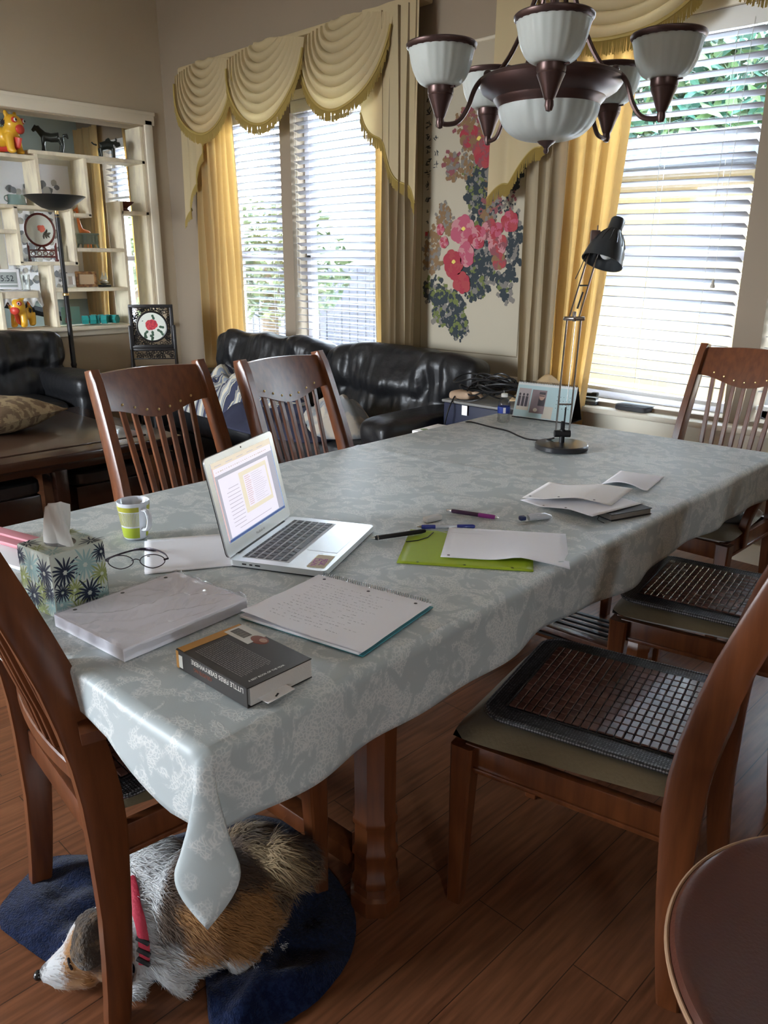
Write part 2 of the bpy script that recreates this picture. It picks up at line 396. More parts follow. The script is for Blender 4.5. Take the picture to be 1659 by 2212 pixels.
leaf_cloud('garden_shrub', (-8.2, 6.2, -.1), (1.5, .5, .75, 1.5), 1500, G4, G5, 'bright green shrub outside the left window', 'shrubs by the fence', 3, .09)
leaf_cloud('garden_shrub', (-11.6, 6.3, -.1), (1.6, .5, .8, 1.45), 1500, G4, G5, 'shrub in front of the grey fence outside the leftmost blinds', 'shrubs by the fence', 4, .09)

# ------------------------------------------------------------------ blinds
SLAT = fabric_trans('blind_slat', (.52, .52, .56), .22, .4)
CORD = mat('cord', (.75, .74, .70), .7)
def blind(name, x0, x1, z0, z1, label, roll=0.0, cords=3, flat_z=1.05):
    t = thing(name, label, 'window blind', ((x0 + x1) / 2, WY + .045, z1), 0, 'white venetian blinds'); w_ = x1 - x0
    t.rotation_euler = (0, roll, 0)
    g = MB(); g.box((0, 0, -.02), (w_, .06, .045), .004); g.box((0, -.035, -.035), (w_ + .01, .012, .085), .004); g.build('headrail', WHITE, t)
    g = MB(); z = -.09; n = 0
    while z > z0 - z1 + .05:
        zw = z1 + z; tilt = interp([(.98, .10), (1.08, .20), (1.3, .44), (1.8, .36), (2.5, .22)], zw) + rnd.uniform(-.03, .03)
        def fn(u, v, z=z, tilt=tilt):
            a = (v - .5) * .052; c = .0022 * (1 - (2 * v - 1) ** 2)
            # outer edge (v=1, +y) lies lower than the inner edge
            return Vector(((u - .5) * w_, a * cos(tilt) , z - a * sin(tilt) + c))
        g.grid(fn, 1, 4); z -= .05; n += 1
    so = g.build('slats', SLAT, t); solid(so, .0025)
    g = MB(); g.box((0, 0, z0 - z1 + .025), (w_, .05, .022), .006); g.build('bottom_rail', WHITE, t)
    g = MB()
    for k in range(cords):
        x = (-.5 + (k + .5) / cords) * w_ if cords > 2 else (-.32 + .64 * k) * w_
        for dy in (-.027, .027): g.tube([(x, dy, -.04), (x, dy, z0 - z1 + .03)], .0012, 4)
    g.build('ladder_cord', CORD, t)
    return t
def tassel(t, x, drop, dx=0):
    g = MB(); g.tube([(x, -.045, -.05), (x + dx, -.05, -drop)], .0012, 4)
    pc = g.build('pull_cord', CORD, t)
    g = MB(); g.lathe([(.002, 0), (.006, -.004), (.007, -.02), (.011, -.026), (.012, -.038), (.004, -.04), (0, -.04)], (x + dx, -.05, -drop), 10); g.build('tassel', mat('tassel', (.45, .42, .36), .5), pc)
bl = blind('venetian_blind', -5.63, -4.88, .74, ZT, 'white slatted blind left of the mullion in the far left window', cords=2)
tassel(bl, .32, 1.25)
bl = blind('venetian_blind', -4.74, -3.80, .74, ZT, 'white slatted blind right of the mullion in the left window, under the swags', cords=2)
tassel(bl, -.43, 1.27); tassel(bl, -.415, 1.22, .02)
bl = blind('venetian_blind', -2.40, -1.51, .73, ZT, 'large white slatted blind behind the black desk lamp', roll=.018, cords=3)
tassel(bl, .37, 1.13, -.02)
bl = blind('venetian_blind', -1.36, -.42, .73, ZT, 'white slatted blind right of the wall post at the right edge', cords=2)
bl = blind('venetian_blind', -7.53, -6.87, 1.95, ZT, 'raised white blind in the far room behind the shelf lattice', cords=2)

# ------------------------------------------------------------------ curtains
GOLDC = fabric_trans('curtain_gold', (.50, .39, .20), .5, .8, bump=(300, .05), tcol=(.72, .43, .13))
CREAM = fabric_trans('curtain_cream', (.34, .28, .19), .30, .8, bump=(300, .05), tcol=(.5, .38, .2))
SWAG = fabric_trans('valance_cream', (.50, .41, .25), .25, .55, bump=(300, .04), tcol=(.8, .62, .3))
FRINGE = fabric_trans('fringe_gold', (.46, .34, .11), .3, .5)
def curtain(mb, xt0, xt1, xb0, xb1, y, zt, zb, folds, amp, seed=0):
    r = random.Random(seed); ph = r.uniform(0, 6); jit = [r.uniform(.6, 1.3) for _ in range(40)]
    def fn(u, v):
        x = lerp(lerp(xt0, xt1, u), lerp(xb0, xb1, u), v)
        k = u * folds; a = amp * jit[int(k) % 40] * (.7 + .5 * v)
        yy = y - a * .5 * (1 + sin(2 * PI * k + ph + .5 * sin(3 * v))) + .008 * sin(9 * v + 11 * u)
        return (x + .01 * sin(2 * PI * k * 1.0 + ph + 1.2), yy, lerp(zt, zb, v))
    mb.grid(fn, int(folds * 10), 26)
def swag(t, x0, x1, zt, D, y, seed=0, nf=8):
    r = random.Random(seed); w_ = x1 - x0; xm = (x0 + x1) / 2
    jit = [r.uniform(-.35, .35) for _ in range(30)]
    def pos(th, v, out=0):
        vv = max(v, .02); x = xm - cos(th) * w_ / 2 * lerp(.22, 1.0, vv ** .75) * (1 - .06 * sin(th) ** 3)
        dep = D * vv * max(sin(th), 0) ** .80
        f = v * nf + .25 * sin(th * 2 + seed)
        ridge = (.5 + .5 * sin(2 * PI * f)) ** .8
        yy = y - .02 - .05 * sin(th) * v - (.010 + .026 * sin(th) ** .6) * ridge - out
        return Vector((x + .006 * sin(2 * PI * f) * cos(th), yy, zt - dep + .010 * sin(2 * PI * f + 1) * sin(th)))
    g = MB(); g.grid(lambda u, v: pos(PI * (.02 + .96 * u), v), 36, 80)
    par = g.build('swag', SWAG, t)
    g = MB(); n = int(w_ * 330)
    g.tube([pos(PI * (.05 + .9 * k / 40), 1.0) + Vector((0, -.006, -.002)) for k in range(41)], .009, 6)
    for k in range(n):
        th = PI * (.07 + .86 * (k + r.uniform(0, .6)) / n); p = pos(th, 1.0) + Vector((0, -.004, -.004)); L = .066 * r.uniform(.85, 1.08)
        wd = .0026
        q = p + Vector((r.uniform(-.006, .006), r.uniform(-.008, .004), -L))
        g.add([p + Vector((-wd, 0, 0)), p + Vector((wd, 0, 0)), q + Vector((wd, 0, 0)), q + Vector((-wd, 0, 0)), p + Vector((0, -.004, 0)), q + Vector((0, -.004, 0))], [(0, 1, 2, 3), (0, 4, 5, 3), (4, 1, 2, 5)])
    g.build('fringe', FRINGE, par, merge=False)
def jabot(t, x0, x1, zt, ztop_in, zlow, y, inner, seed=0, nf=3):
    """cascade: long on the outer side, stepping up on the inner side. inner=+1: inner edge at x1"""
    r = random.Random(seed)
    def hem(u):   # u 0 outer .. 1 inner
        return lerp(zlow, ztop_in, u ** 1.1) + .028 * sin(2 * PI * nf * u)
    def pos(u, v):
        uu = u if inner > 0 else 1 - u
        x = lerp(x0, x1, u); s_ = uu * nf
        yy = y - .035 - .03 * (.5 + .5 * cos(2 * PI * s_)) * (.4 + .6 * v)
        return Vector((x + .012 * sin(2 * PI * s_) * v, yy, lerp(zt, hem(uu), v)))
    g = MB(); g.grid(pos, 40, 24); par = g.build('cascade', SWAG, t)
    g = MB()
    n = 120
    g.tube([pos(k / 40, 1) for k in range(41)], .006, 6)
    for k in range(n):
        p = pos((k + .5) / n, 1.0) + Vector((0, -.004, -.002)); L = .06 * r.uniform(.85, 1.1); wd = .0028
        q = p + Vector((r.uniform(-.006, .006), 0, -L))
        g.add([p + Vector((-wd, 0, 0)), p + Vector((wd, 0, 0)), q + Vector((wd, 0, 0)), q + Vector((-wd, 0, 0)), p + Vector((0, -.004, 0)), q + Vector((0, -.004, 0))], [(0, 1, 2, 3), (0, 4, 5, 3), (4, 1, 2, 5)])
    g.build('fringe', FRINGE, par, merge=False)
YV = WY - .06
t = thing('valance', 'cream swag valance with gold fringe over the left window', 'valance', (0, 0, 0))
g = MB(); g.box((-4.68, WY - .07, 2.82), (2.54, .10, .035), .01); g.build('valance_board', SWAG, t)
swag(t, -5.96, -5.16, 2.83, .50, YV - .05, 1); swag(t, -5.24, -4.37, 2.83, .51, YV - .065, 2); swag(t, -4.45, -3.60, 2.83, .52, YV - .05, 3)
jabot(t, -5.97, -5.64, 2.83, 2.33, 1.72, YV, 1, 4); jabot(t, -3.86, -3.40, 2.83, 2.28, 1.74, YV - .04, -1, 5, 2)
t = thing('valance', 'cream swag valance with gold fringe over the right window, above the chandelier', 'valance', (0, 0, 0))
g = MB(); g.box((-1.6, WY - .07, 2.82), (2.6, .10, .035), .01); g.build('valance_board', SWAG, t)
swag(t, -2.64, -1.66, 2.83, .45, YV - .05, 6); swag(t, -1.76, -.78, 2.83, .42, YV - .065, 7); swag(t, -.9, -.1, 2.83, .45, YV - .05, 8)
jabot(t, -2.86, -2.46, 2.83, 2.06, 1.74, YV - .04, 1, 9, 2)
g = MB(); curtain(g, -5.82, -5.34, -5.86, -5.22, WY - .05, 2.80, .012, 6, .05, 1)
tag(g.build('curtain_panel', GOLDC), 'golden backlit curtain panel at the left side of the left window', 'curtain', 'floor-length window curtains')
g = MB(); curtain(g, -3.84, -3.68, -3.80, -3.58, WY - .06, 2.80, .012, 2, .03, 2)
tag(g.build('curtain_panel', GOLDC), 'narrow golden curtain panel at the right side of the left window', 'curtain', 'floor-length window curtains')
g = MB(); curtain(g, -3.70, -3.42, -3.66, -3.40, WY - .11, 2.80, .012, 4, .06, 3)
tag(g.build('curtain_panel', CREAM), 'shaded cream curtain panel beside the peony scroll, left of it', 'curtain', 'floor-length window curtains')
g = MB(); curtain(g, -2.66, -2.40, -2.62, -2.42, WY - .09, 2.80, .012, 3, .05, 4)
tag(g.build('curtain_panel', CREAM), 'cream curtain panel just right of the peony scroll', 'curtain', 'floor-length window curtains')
g = MB(); curtain(g, -2.46, -2.02, -2.46, -2.26, WY - .06, 2.80, .012, 4, .045, 5)
tag(g.build('curtain_panel', GOLDC), 'golden backlit curtain panel at the left edge of the right window', 'curtain', 'floor-length window curtains')
g = MB(); curtain(g, -7.95, -7.45, -7.95, -7.6, WY - .06, 2.6, .012, 5, .045, 6)
tag(g.build('curtain_panel', GOLDC), 'yellow curtain in the far room, left of its window', 'curtain', 'far room curtains')
g = MB(); curtain(g, -6.98, -6.7, -6.85, -6.68, WY - .06, 2.6, .012, 4, .045, 7)
tag(g.build('curtain_panel', GOLDC), 'yellow curtain in the far room, right of its window', 'curtain', 'far room curtains')
# ------------------------------------------------------------------ pass-through lattice and its ornaments
XC = PX - PT / 2 - .03; XD = .24      # board centre and depth
XF = PX - .02                     # front edge
sh = thing('display_shelf', 'cream lattice shelf built into the wall opening, holding ornaments', 'shelf', (0, 0, 0))
def hb(y0, y1, z, th=.028): g = MB(); g.box((XF - XD / 2, (y0 + y1) / 2, z - th / 2), (XD, y1 - y0, th), .003, seg=1); g.build('shelf_board', SHELFM, sh)
def vb(y, z0, z1, th=.028): g = MB(); g.box((XF - XD / 2, y, (z0 + z1) / 2), (XD, th, z1 - z0), .003, seg=1); g.build('divider_board', SHELFM, sh)
for a in ((PY0, 2.74, 2.165), (2.70, PY1, 2.205), (2.99, 3.14, 1.772), (2.43, 2.56, 1.812), (2.56, 2.96, 1.812), (2.53, 2.99, 1.405), (1.6, 2.53, 1.635), (2.99, 3.40, 1.512), (3.40, PY1, 1.808), (2.775, 3.40, 1.203), (PY0, 1.6, 1.5), (PY0, 2.34, 1.19), (1.2, 2.43, 1.812)): hb(*a)
for a in ((2.745, 1.81, 2.18), (3.128, 1.75, 2.18), (2.543, 1.39, 1.80), (2.973, 1.38, 1.80), (3.405, .905, 1.88), (2.768, .905, 1.385), (2.352, .905, 1.18), (1.6, 1.2, 2.14), (1.2, 1.8, 2.14), (PY1 - .014, .905, PZ1), (PY0 + .014, .905, PZ1)): vb(*a)

YEL = mat('ceramic_yellow', (.75, .42, .03), .35, coat=.4); RED = mat('ceramic_red', (.55, .05, .03), .4); GRN = mat('deep_green', (.03, .12, .06), .5); ORG = mat('orange', (.75, .20, .04), .4)
def cloth_tiger(y, z, s, hd, label, rzz):
    t = thing('tiger_ornament', label, 'ornament', (XF - .10, y, z), rzz, 'yellow tiger ornaments'); t.scale = (s, s, s)
    g = MB()   # faces +x locally
    g.ball((-.02, 0, .105), (.085, .055, .062)); g.ball((.075, 0, .155 + hd), (.062, .06, .060)); g.ball((-.085, 0, .11), (.045, .05, .055))
    g.tube([(.03, 0, .11), (.07, 0, .14 + hd)], [.05, .05], 12)
    for sx_ in (-1, 1):
        g.tube([(.055, .03 * sx_, .11), (.065, .035 * sx_, .05), (.07, .036 * sx_, .012)], [.03, .026, .024], 10); g.ball((.078, .036 * sx_, .016), (.03, .022, .016))
        g.tube([(-.09, .03 * sx_, .10), (-.095, .034 * sx_, .05), (-.09, .036 * sx_, .012)], [.034, .028, .024], 10); g.ball((-.082, .036 * sx_, .016), (.03, .022, .016))
        g.ball((.06, .04 * sx_, .215 + hd), (.012, .016, .022))
    me = fuse(g, .007, 4); mesh_obj('body', me, YEL, t)
    g = MB(); g.tube([(-.12, 0, .13), (-.155, 0, .17), (-.15, 0, .21), (-.13, 0, .235)], [.014, .013, .012, .006], 8); g.build('tail', ORG, t)
    g = MB(); g.tube([(.085, 0, .10), (.078, 0, .06), (.05, 0, .055), (-.05, 0, .06)], [(.012, .05), (.012, .04), (.01, .04), (.01, .04)], 12); g.ball((.125, 0, .125 + hd), (.02, .035, .03)); g.build('red_chest', RED, t)
    g = MB()
    for sx_ in (-1, 1):
        R_ = rotm(0, 0, 0); c = (.118, .034 * sx_, .175 + hd)
        g.mi = 0; g.ball(c, (.016, .02, .018), 10, 8); g.mi = 1; g.ball((c[0] + .008, c[1] + .002 * sx_, c[2]), (.012, .013, .012), 10, 8); g.mi = 2; g.ball((c[0] + .015, c[1] + .003 * sx_, c[2]), (.007, .008, .008), 8, 6)
    g.build('eye', [RED, WHITE, BLACK], t)
    for (cx_, cz_) in ((-.02, .12), (-.085, .12), (.045, .16 + hd)):   # flower-like brush marks on the flanks
        for sy in (-1, 1):
            g = MB()
            for k in range(9):
                a = 2 * PI * k / 9
                p = Vector((cx_, .056 * sy, cz_)); q = p + Vector((.026 * cos(a), -.004 * sy, .022 * sin(a)))
                g.tube([p, (p + q) / 2 + Vector((0, .003 * sy, 0)), q], [.002, .0045, .001], 5)
            g.build('brush_mark', INK, t)
    return t
cloth_tiger(2.575, 2.165, 1.15, .02, 'yellow tiger ornament with a red chest on the top left shelf board', .45)
cloth_tiger(2.53, .913, 1.05, 0, 'yellow tiger ornament with red legs on the bottom sill of the lattice', -.75)
BRZ = mat('dark_patina', (.03, .035, .03), .3, metal=.5)
def quad_figure(name, label, y, z, pts, m, rz, s=1):
    t = thing(name, label, 'figurine', (XF - .09, y, z), rz); g = MB()
    for P, R_ in pts: g.tube([Vector(p) * s for p in P], [r * s for r in R_], 9)
    me = fuse(g, .0045 * s, 2); mesh_obj('figure', me, m, t); return t
horse = [([(-.055, 0, .10), (0, 0, .095), (.05, 0, .105)], [.024, .022, .022]), ([(.045, 0, .105), (.08, 0, .145), (.09, 0, .165)], [.02, .015, .013]), ([(.088, 0, .165), (.12, 0, .135)], [.014, .008]),
         ([(.05, .012, .10), (.055, .014, .05), (.05, .014, 0)], [.013, .008, .007]), ([(.05, -.012, .10), (.06, -.014, .05), (.068, -.014, 0)], [.013, .008, .007]),
         ([(-.06, .012, .095), (-.072, .014, .05), (-.062, .014, 0)], [.016, .008, .007]), ([(-.06, -.012, .095), (-.055, -.014, .05), (-.045, -.014, 0)], [.016, .008, .007]),
         ([(-.075, 0, .11), (-.10, 0, .115), (-.11, 0, .09)], [.008, .01, .004])]
quad_figure('horse_figurine', 'dark glazed horse figurine on the middle top shelf board', 2.92, 2.206, [(P, [q * 1.35 for q in R_]) for P, R_ in horse], BRZ, -2.2, 1.12)
bull = [([(-.05, 0, .085), (0, 0, .10), (.05, 0, .095)], [.028, .03, .032]), ([(.06, 0, .10), (.085, 0, .125)], [.024, .018]), ([(.085, 0, .12), (.10, 0, .095)], [.017, .011]),
        ([(.05, .014, .08), (.055, .016, 0)], [.013, .007]), ([(.045, -.014, .08), (.04, -.016, 0)], [.013, .007]), ([(-.055, .014, .075), (-.06, .016, 0)], [.014, .007]), ([(-.05, -.014, .075), (-.045, -.016, 0)], [.014, .007]),
        ([(-.075, 0, .095), (-.10, 0, .10), (-.115, 0, .115)], [.007, .006, .006]), ([(.08, .01, .14), (.07, .035, .155)], [.006, .003]), ([(.08, -.01, .14), (.07, -.035, .155)], [.006, .003]),
        ([(.0, 0, .12), (.03, 0, .135)], [.02, .022])]
quad_figure('bull_figurine', 'dark bronze bull figurine on the right end of the top shelf board', 3.37, 2.206, [(P, [q * 1.15 for q in R_]) for P, R_ in bull], BRZ, 1.2, 1.0)
CEL = mat('celadon', (.22, .33, .31), .2, coat=.6)
t = thing('teapot', 'celadon green teapot at the left end of the middle shelf', 'teapot', (XF - .1, 2.40, 1.813), .4)
g = MB(); g.lathe([(.03, 0), (.05, .008), (.066, .04), (.06, .075), (.035, .095), (.03, .098)], seg=20); g.build('body', CEL, t)
g = MB(); g.lathe([(.033, .096), (.03, .105), (.01, .112), (.006, .12), (.009, .128), (0, .13)], seg=16); g.build('lid', CEL, t)
g = MB(); g.tube(spline([(.05, 0, .07), (.085, 0, .075), (.09, 0, .04), (.06, 0, .02)]), .007, 8); g.build('handle', CEL, t)
g = MB(); g.tube([(-.05, 0, .05), (-.08, 0, .07), (-.10, 0, .10)], [.013, .009, .006], 8); g.build('spout', CEL, t)
t = thing('tea_bowl', 'celadon oval bowl with a loop handle beside the teapot', 'bowl', (XF - .1, 2.60, 1.813), 0)
g = MB(); g.lathe([(0, .012), (.055, .012), (.065, .0), (.07, .004), (.062, .02), (.058, .075), (.056, .075), (.055, .025), (0, .022)], seg=24, sc=(.7, 1.05)); g.build('bowl', CEL, t)
g = MB(); g.tube(spline([(0, -.055, .02), (0, -.085, .035), (0, -.085, .06), (0, -.06, .07)]), .004, 6); g.build('handle', CEL, t)
MAH = mat('mahogany_carved', (.10, .018, .014), .3, coat=.4); SILK = mat('white_silk', (.68, .70, .62), .3)
def flower(mb, c, r, M_, petals=8, seed=0, mi=(0, 1), lift=.0006):
    rr_ = random.Random(seed)
    for ring, (rad, n) in enumerate(((1, petals), (.72, petals), (.45, petals - 2))):
        for k in range(n):
            a = 2 * PI * (k + .5 * ring) / n + rr_.uniform(-.2, .2); L = r * rad * rr_.uniform(.85, 1.1)
            mb.mi = mi[(k + ring) % len(mi)]
            pts = []
            for j in range(9):
                b_ = -PI/2 + PI * j / 8; d = L * (.58 + .42 * cos(b_) * (1 + .06 * sin(7 * b_))); e = L * .42 * sin(b_)
                pts.append((c[0] + d * cos(a) - e * sin(a), c[1] + d * sin(a) + e * cos(a)))
            pts.append((c[0], c[1]))
            mb.poly([M_ @ Vector((p[0], p[1], lift * (1 + ring) + .00003 * k)) for p in pts])
def leafp(mb, c, L, a, M_, mi, lift=.0003, wd=.36, lobes=False):
    mb.mi = mi; pts = []
    for j in range(12):
        u = j / 11 * 2; s_ = 1 if u <= 1 else -1; q = u if u <= 1 else 2 - u
        wv = sin(PI * q) ** .8 * wd * (1 + (.35 * sin(9 * q) if lobes else 0))
        pts.append((c[0] + L * q * cos(a) - s_ * L * wv * sin(a) * .5, c[1] + L * q * sin(a) + s_ * L * wv * cos(a) * .5))
    mb.poly([M_ @ Vector((p[0], p[1], lift)) for p in pts])
# local frame helper: x right, y up on a vertical disc facing +X world when rz=0
FACE = Matrix(((0, 0, 1, 0), (1, 0, 0, 0), (0, 1, 0, 0), (0, 0, 0, 1)))
def round_screen(y, z, label):
    t = thing('round_table_screen', label, 'ornament', (XF - .10, y, z), -.25)
    g = MB(); F = T(0, 0, .235) @ FACE
    ring = [F @ Vector((.105 * cos(a), .118 * sin(a), 0)) for a in [2 * PI * k / 40 for k in range(40)]]
    g.tube(ring, .009, 8, closed=True); g.build('ring_frame', MAH, t)
    g = MB(); g.prism([(.10 * cos(2 * PI * k / 40), .113 * sin(2 * PI * k / 40)) for k in range(40)], .004, F @ T(0, 0, -.002))
    g.mi = 1; flower(g, (.01, .01), .03, F @ T(0, 0, .003), 7, 3, (1,)); 
    for k in range(9): leafp(g, (.02 + .01 * (k % 3), -.03), .04, -1.5 + k * .35, F @ T(0, 0, .003), 2)
    g.build('silk_panel', [SILK, mat('coral', (.75, .18, .12), .6), mat('twig', (.10, .09, .07), .7)], t)
    g = MB()
    for s_ in (-1, 1):
        g.box((0, .10 * s_, .06), (.03, .016, .12), .004); g.box((0, .10 * s_, .008), (.09, .02, .016), .004); g.tube([(0, .10 * s_, .11), (.01, .105 * s_, .14)], [.008, .004], 6)
    g.box((0, 0, .085), (.014, .19, .012), .003); g.box((0, 0, .035), (.014, .19, .012), .003)
    for k in range(4):
        yy = -.066 + .044 * k
        g.tube([Vector((0, yy + .016 * cos(a), .06 + .016 * sin(a))) for a in [2 * PI * j / 16 for j in range(16)]], .0035, 5, closed=True)
    g.tube(spline([(0, -.03, .09), (0, 0, .115), (0, .03, .09)]), .006, 6)
    g.build('carved_stand', MAH, t); return t
round_screen(2.75, 1.406, 'oval embroidered screen with a coral flower on a carved mahogany stand, in the square cell')
t = thing('censer_pot', 'green rectangular censer pot on the shelf right of the floor lamp', 'pot', (XF - .1, 3.13, 1.513), .1)
g = MB(); g.box((0, 0, .068), (.09, .15, .075), .01); g.box((0, 0, .108), (.1, .16, .012), .004)
for k in range(5): g.box((.046, -.06 + .03 * k, .068), (.004, .012, .05), .002)
g.build('vessel', mat('moss_glaze', (.14, .17, .13), .4), t)
for sx_ in (-1, 1):
    for sy in (-1, 1): g = MB(); g.tube([(.03 * sx_, .062 * sy, .035), (.038 * sx_, .07 * sy, 0)], [.01, .006], 8); g.build('foot', MATS['moss_glaze'], t)
t = thing('giraffe_ornament', 'small orange giraffe ornament behind the green censer pot', 'ornament', (XF - .19, 3.15, 1.513), -1.2); g = MB()
for P, R_ in (([(-.05, 0, .115), (.03, 0, .13)], [.024, .026]), ([(.03, 0, .13), (.05, 0, .21), (.055, 0, .30)], [.02, .013, .010]), ([(.05, 0, .30), (.09, 0, .285)], [.014, .008]), ([(.03, .01, .12), (.035, .012, 0)], [.01, .006]), ([(.025, -.01, .12), (.015, -.012, 0)], [.01, .006]), ([(-.05, .01, .12), (-.055, .012, 0)], [.01, .006]), ([(-.05, -.01, .12), (-.04, -.012, 0)], [.01, .006]), ([(.05, .004, .31), (.045, .006, .335)], [.004, .003])): g.tube(P, R_, 8)
mesh_obj('figure', fuse(g, .005, 2), ORG, t)
t = thing('dark_vase', 'dark mahogany dish stand on the short right shelf', 'dish', (XF - .1, 3.49, 1.808), 0)
g = MB(); g.lathe([(.03, 0), (.035, .01), (.02, .02), (.022, .03), (.055, .055), (.075, .075), (.07, .075), (.05, .06), (0, .04)], seg=24); g.build('dish', MAH, t)
t = thing('digital_clock', 'white digital clock reading 5:52 standing at the left of the lattice', 'clock', (XF - .13, 2.47, 1.19), -.35)
g = MB(); g.box((0, 0, .085), (.03, .17, .15), .006); g.build('case', mat('clock_white', (.7, .7, .72), .4), t)
g = MB(); g.box((.0155, 0, .095), (.004, .125, .085), .001); g.box((.0155, 0, .035), (.004, .125, .018), .001); g.build('lcd_panel', mat('lcd', (.28, .31, .30), .3), t)
g = MB(); g.text('5:52', .062, T(.0182, -.055, .07) @ FACE, h=.0004, sx=.9); g.build('digits', INK, t)
t = thing('glass_tumbler', 'clear glass tumbler in front of the digital clock', 'glass', (XF - .05, 2.565, 1.19), 0)
CLEAR = mat('clear_glass', (.95, .98, .97), .03, trans=1.0, ior=1.3)
g = MB(); g.lathe([(0, .004), (.028, .004), (.034, .12), (.037, .12), (.031, 0), (0, 0)], seg=20); g.build('tumbler', CLEAR, t)
t = thing('shelf_box', 'small cream box under the white lace at the left', 'box', (XF - .11, 2.49, 1.135), 0)
g = MB()
def lace(u, v):
    y = 2.34 + .33 * u; x = .11 - .24 * v
    zz = .003 if v > .2 else .003 - (.2 - v) * .5 * (1 + .25 * sin(28 * u))
    return (x, y - 2.49, .052 + zz + .002 * sin(30 * u))
g.grid(lace, 30, 14); lo = g.build('lace_cloth', mat('lace', (.75, .75, .73), .9, bump=(200, .4)), None); solid(lo, .002)
tag(lo, 'white lace cloth draped over the box under the digital clock', 'cloth', loc=(XF - .11, 2.49, 1.135))
g = MB(); g.box((0, 0, .025), (.2, .30, .05), .004); g.build('box_body', SHELFM, t)
for (y, w_, h_, nm, lb, m1, m2, rz_) in ((2.937, .085, .11, 'photo_frame', 'small white scalloped photo frame on the shelf behind the lamp pole', WHITE, mat('photo_pale', (.6, .55, .52), .5), .1), (3.07, .175, .125, 'photo_frame', 'ornate brown picture frame on the shelf right of the lamp pole', mat('burl', (.30, .16, .06), .4, var=(40, (.12, .05, .02), (1, 1, 1), .4, .6)), mat('photo_sepia', (.42, .30, .18), .5), -.1)):
    t = thing(nm, lb, 'picture frame', (XF - .07, y, 1.204), rz_)
    g = MB(); F = T(0, 0, h_ / 2 + .002) @ FACE
    for (cx_, cy_, a, b_) in ((0, h_ / 2 - .012, w_, .024), (0, -h_ / 2 + .012, w_, .024), (w_ / 2 - .012, 0, .024, h_ - .04), (-w_ / 2 + .012, 0, .024, h_ - .04)): g.box(F @ Vector((cx_, cy_, 0)), (.018, a, b_), .006)
    g.build('frame', m1, t); g = MB(); g.box((-.002, 0, h_ / 2), (.006, w_ - .03, h_ - .03)); g.build('picture', m2, t)
    g = MB(); g.tube([(-.01, 0, h_ * .7), (-.05, 0, 0)], .004, 6); g.build('strut', BLACK, t)
t = thing('ship_model', 'small silver ship model at the right end of the frame shelf', 'ornament', (XF - .1, 3.24, 1.204), .3)
g = MB(); g.box((0, 0, .01), (.05, .10, .02), .003); g.build('base', BLACK, t)
g = MB(); g.ball((0, 0, .038), (.015, .05, .018), 12, 8)
for yy in (-.02, .015): g.tube([(0, yy, .04), (0, yy, .13)], [.002, .001], 5); g.add([(0, yy - .025, .06), (0, yy + .025, .06), (.008, yy, .12)], [(0, 1, 2)])
g.tube([(0, -.05, .04), (0, -.08, .07)], [.002, .001], 5); g.build('ship', mat('pewter', (.45, .45, .42), .3, metal=1), t)
TEAL = mat('teal_vinyl', (.02, .25, .24), .5)
for k, (x, y, rz_, lb) in enumerate(((-.03, 3.05, 1.3, 'teal hex dumbbell at the left of the row on the sill'), (-.01, 3.145, .9, 'teal hex dumbbell in the middle of the row on the sill'), (-.13, 3.17, 1.2, 'teal hex dumbbell at the back of the row on the sill'), (-.02, 3.25, .5, 'teal hex dumbbell at the right of the row beside the carved screen'))):
    t = thing('dumbbell', lb, 'dumbbell', (XF - .03 + x * .9, y, .913), rz_, 'teal dumbbells on the sill')
    for s_ in (-1, 1):
        g = MB(); g.prism([(.038 * cos(PI / 3 * j + PI / 6 * 0), .038 * sin(PI / 3 * j)) for j in range(6)], .045, T(.03 * s_ + (-.0225), 0, .034) @ rotm(0, PI/2, 0) @ rotm(0, 0, PI / 6)); g.build('head', TEAL, t)
    g = MB(); g.cyl((-.03, 0, .034), (.03, 0, .034), .013); g.build('handle', TEAL, t)
t = thing('greeting_card', 'pale teal card with a pink flower standing behind the lamp pole on the sill', 'card', (XF - .12, 2.93, .913), .15)
g = MB(); g.box((0, 0, .07), (.004, .17, .14)); g.mi = 1; flower(g, (.0, .035), .03, T(.0025, -.03, 0) @ FACE, 7, 5, (1,)); g.build('card_sheet', [mat('pale_teal', (.22, .40, .36), .6), mat('pink', (.6, .15, .2), .6)], t)
# ------------------------------------------------------------------ beyond the opening: far room
t = thing('exercise_machine', 'black exercise machine in the far room behind the lattice', 'exercise machine', (-7.2, 3.0, 0), PI/2 - .1)
g = MB(); g.box((.1, .0, .08), (1.1, .6, .12), .03); g.build('deck', BLACKM, t)
g = MB(); g.tube([(-.3, .3, .1), (-.5, .3, 1.15)], .035, 8); g.tube([(-.3, -.3, .1), (-.5, -.3, 1.15)], .035, 8); g.tube([(.3, .3, .9), (-.5, .3, 1.12)], .04, 8); g.build('upright', BLACKM, t)
g = MB(); g.box((-.5, 0, 1.22), (.14, .5, .36), .04); g.build('console', DGREY, t)
t = thing('picture_panel', 'framed grey ink landscape picture on the far room wall', 'picture', (-7.97, 3.36, 1.0))
g = MB(); g.box((0, 0, .7), (.03, .82, 1.3), .004); g.build('frame', TRIMM, t)
g = MB(); g.box((.017, 0, .7), (.006, .68, 1.16)); r = random.Random(3)
for k in range(150):
    g.mi = 1 + k % 2; leafp(g, (r.uniform(-.28, .24), r.uniform(.18, 1.1)), r.uniform(.03, .09), r.uniform(0, 6.3), T(.021 + .0001 * k, 0, 0) @ FACE, 1 + k % 2, wd=.8)
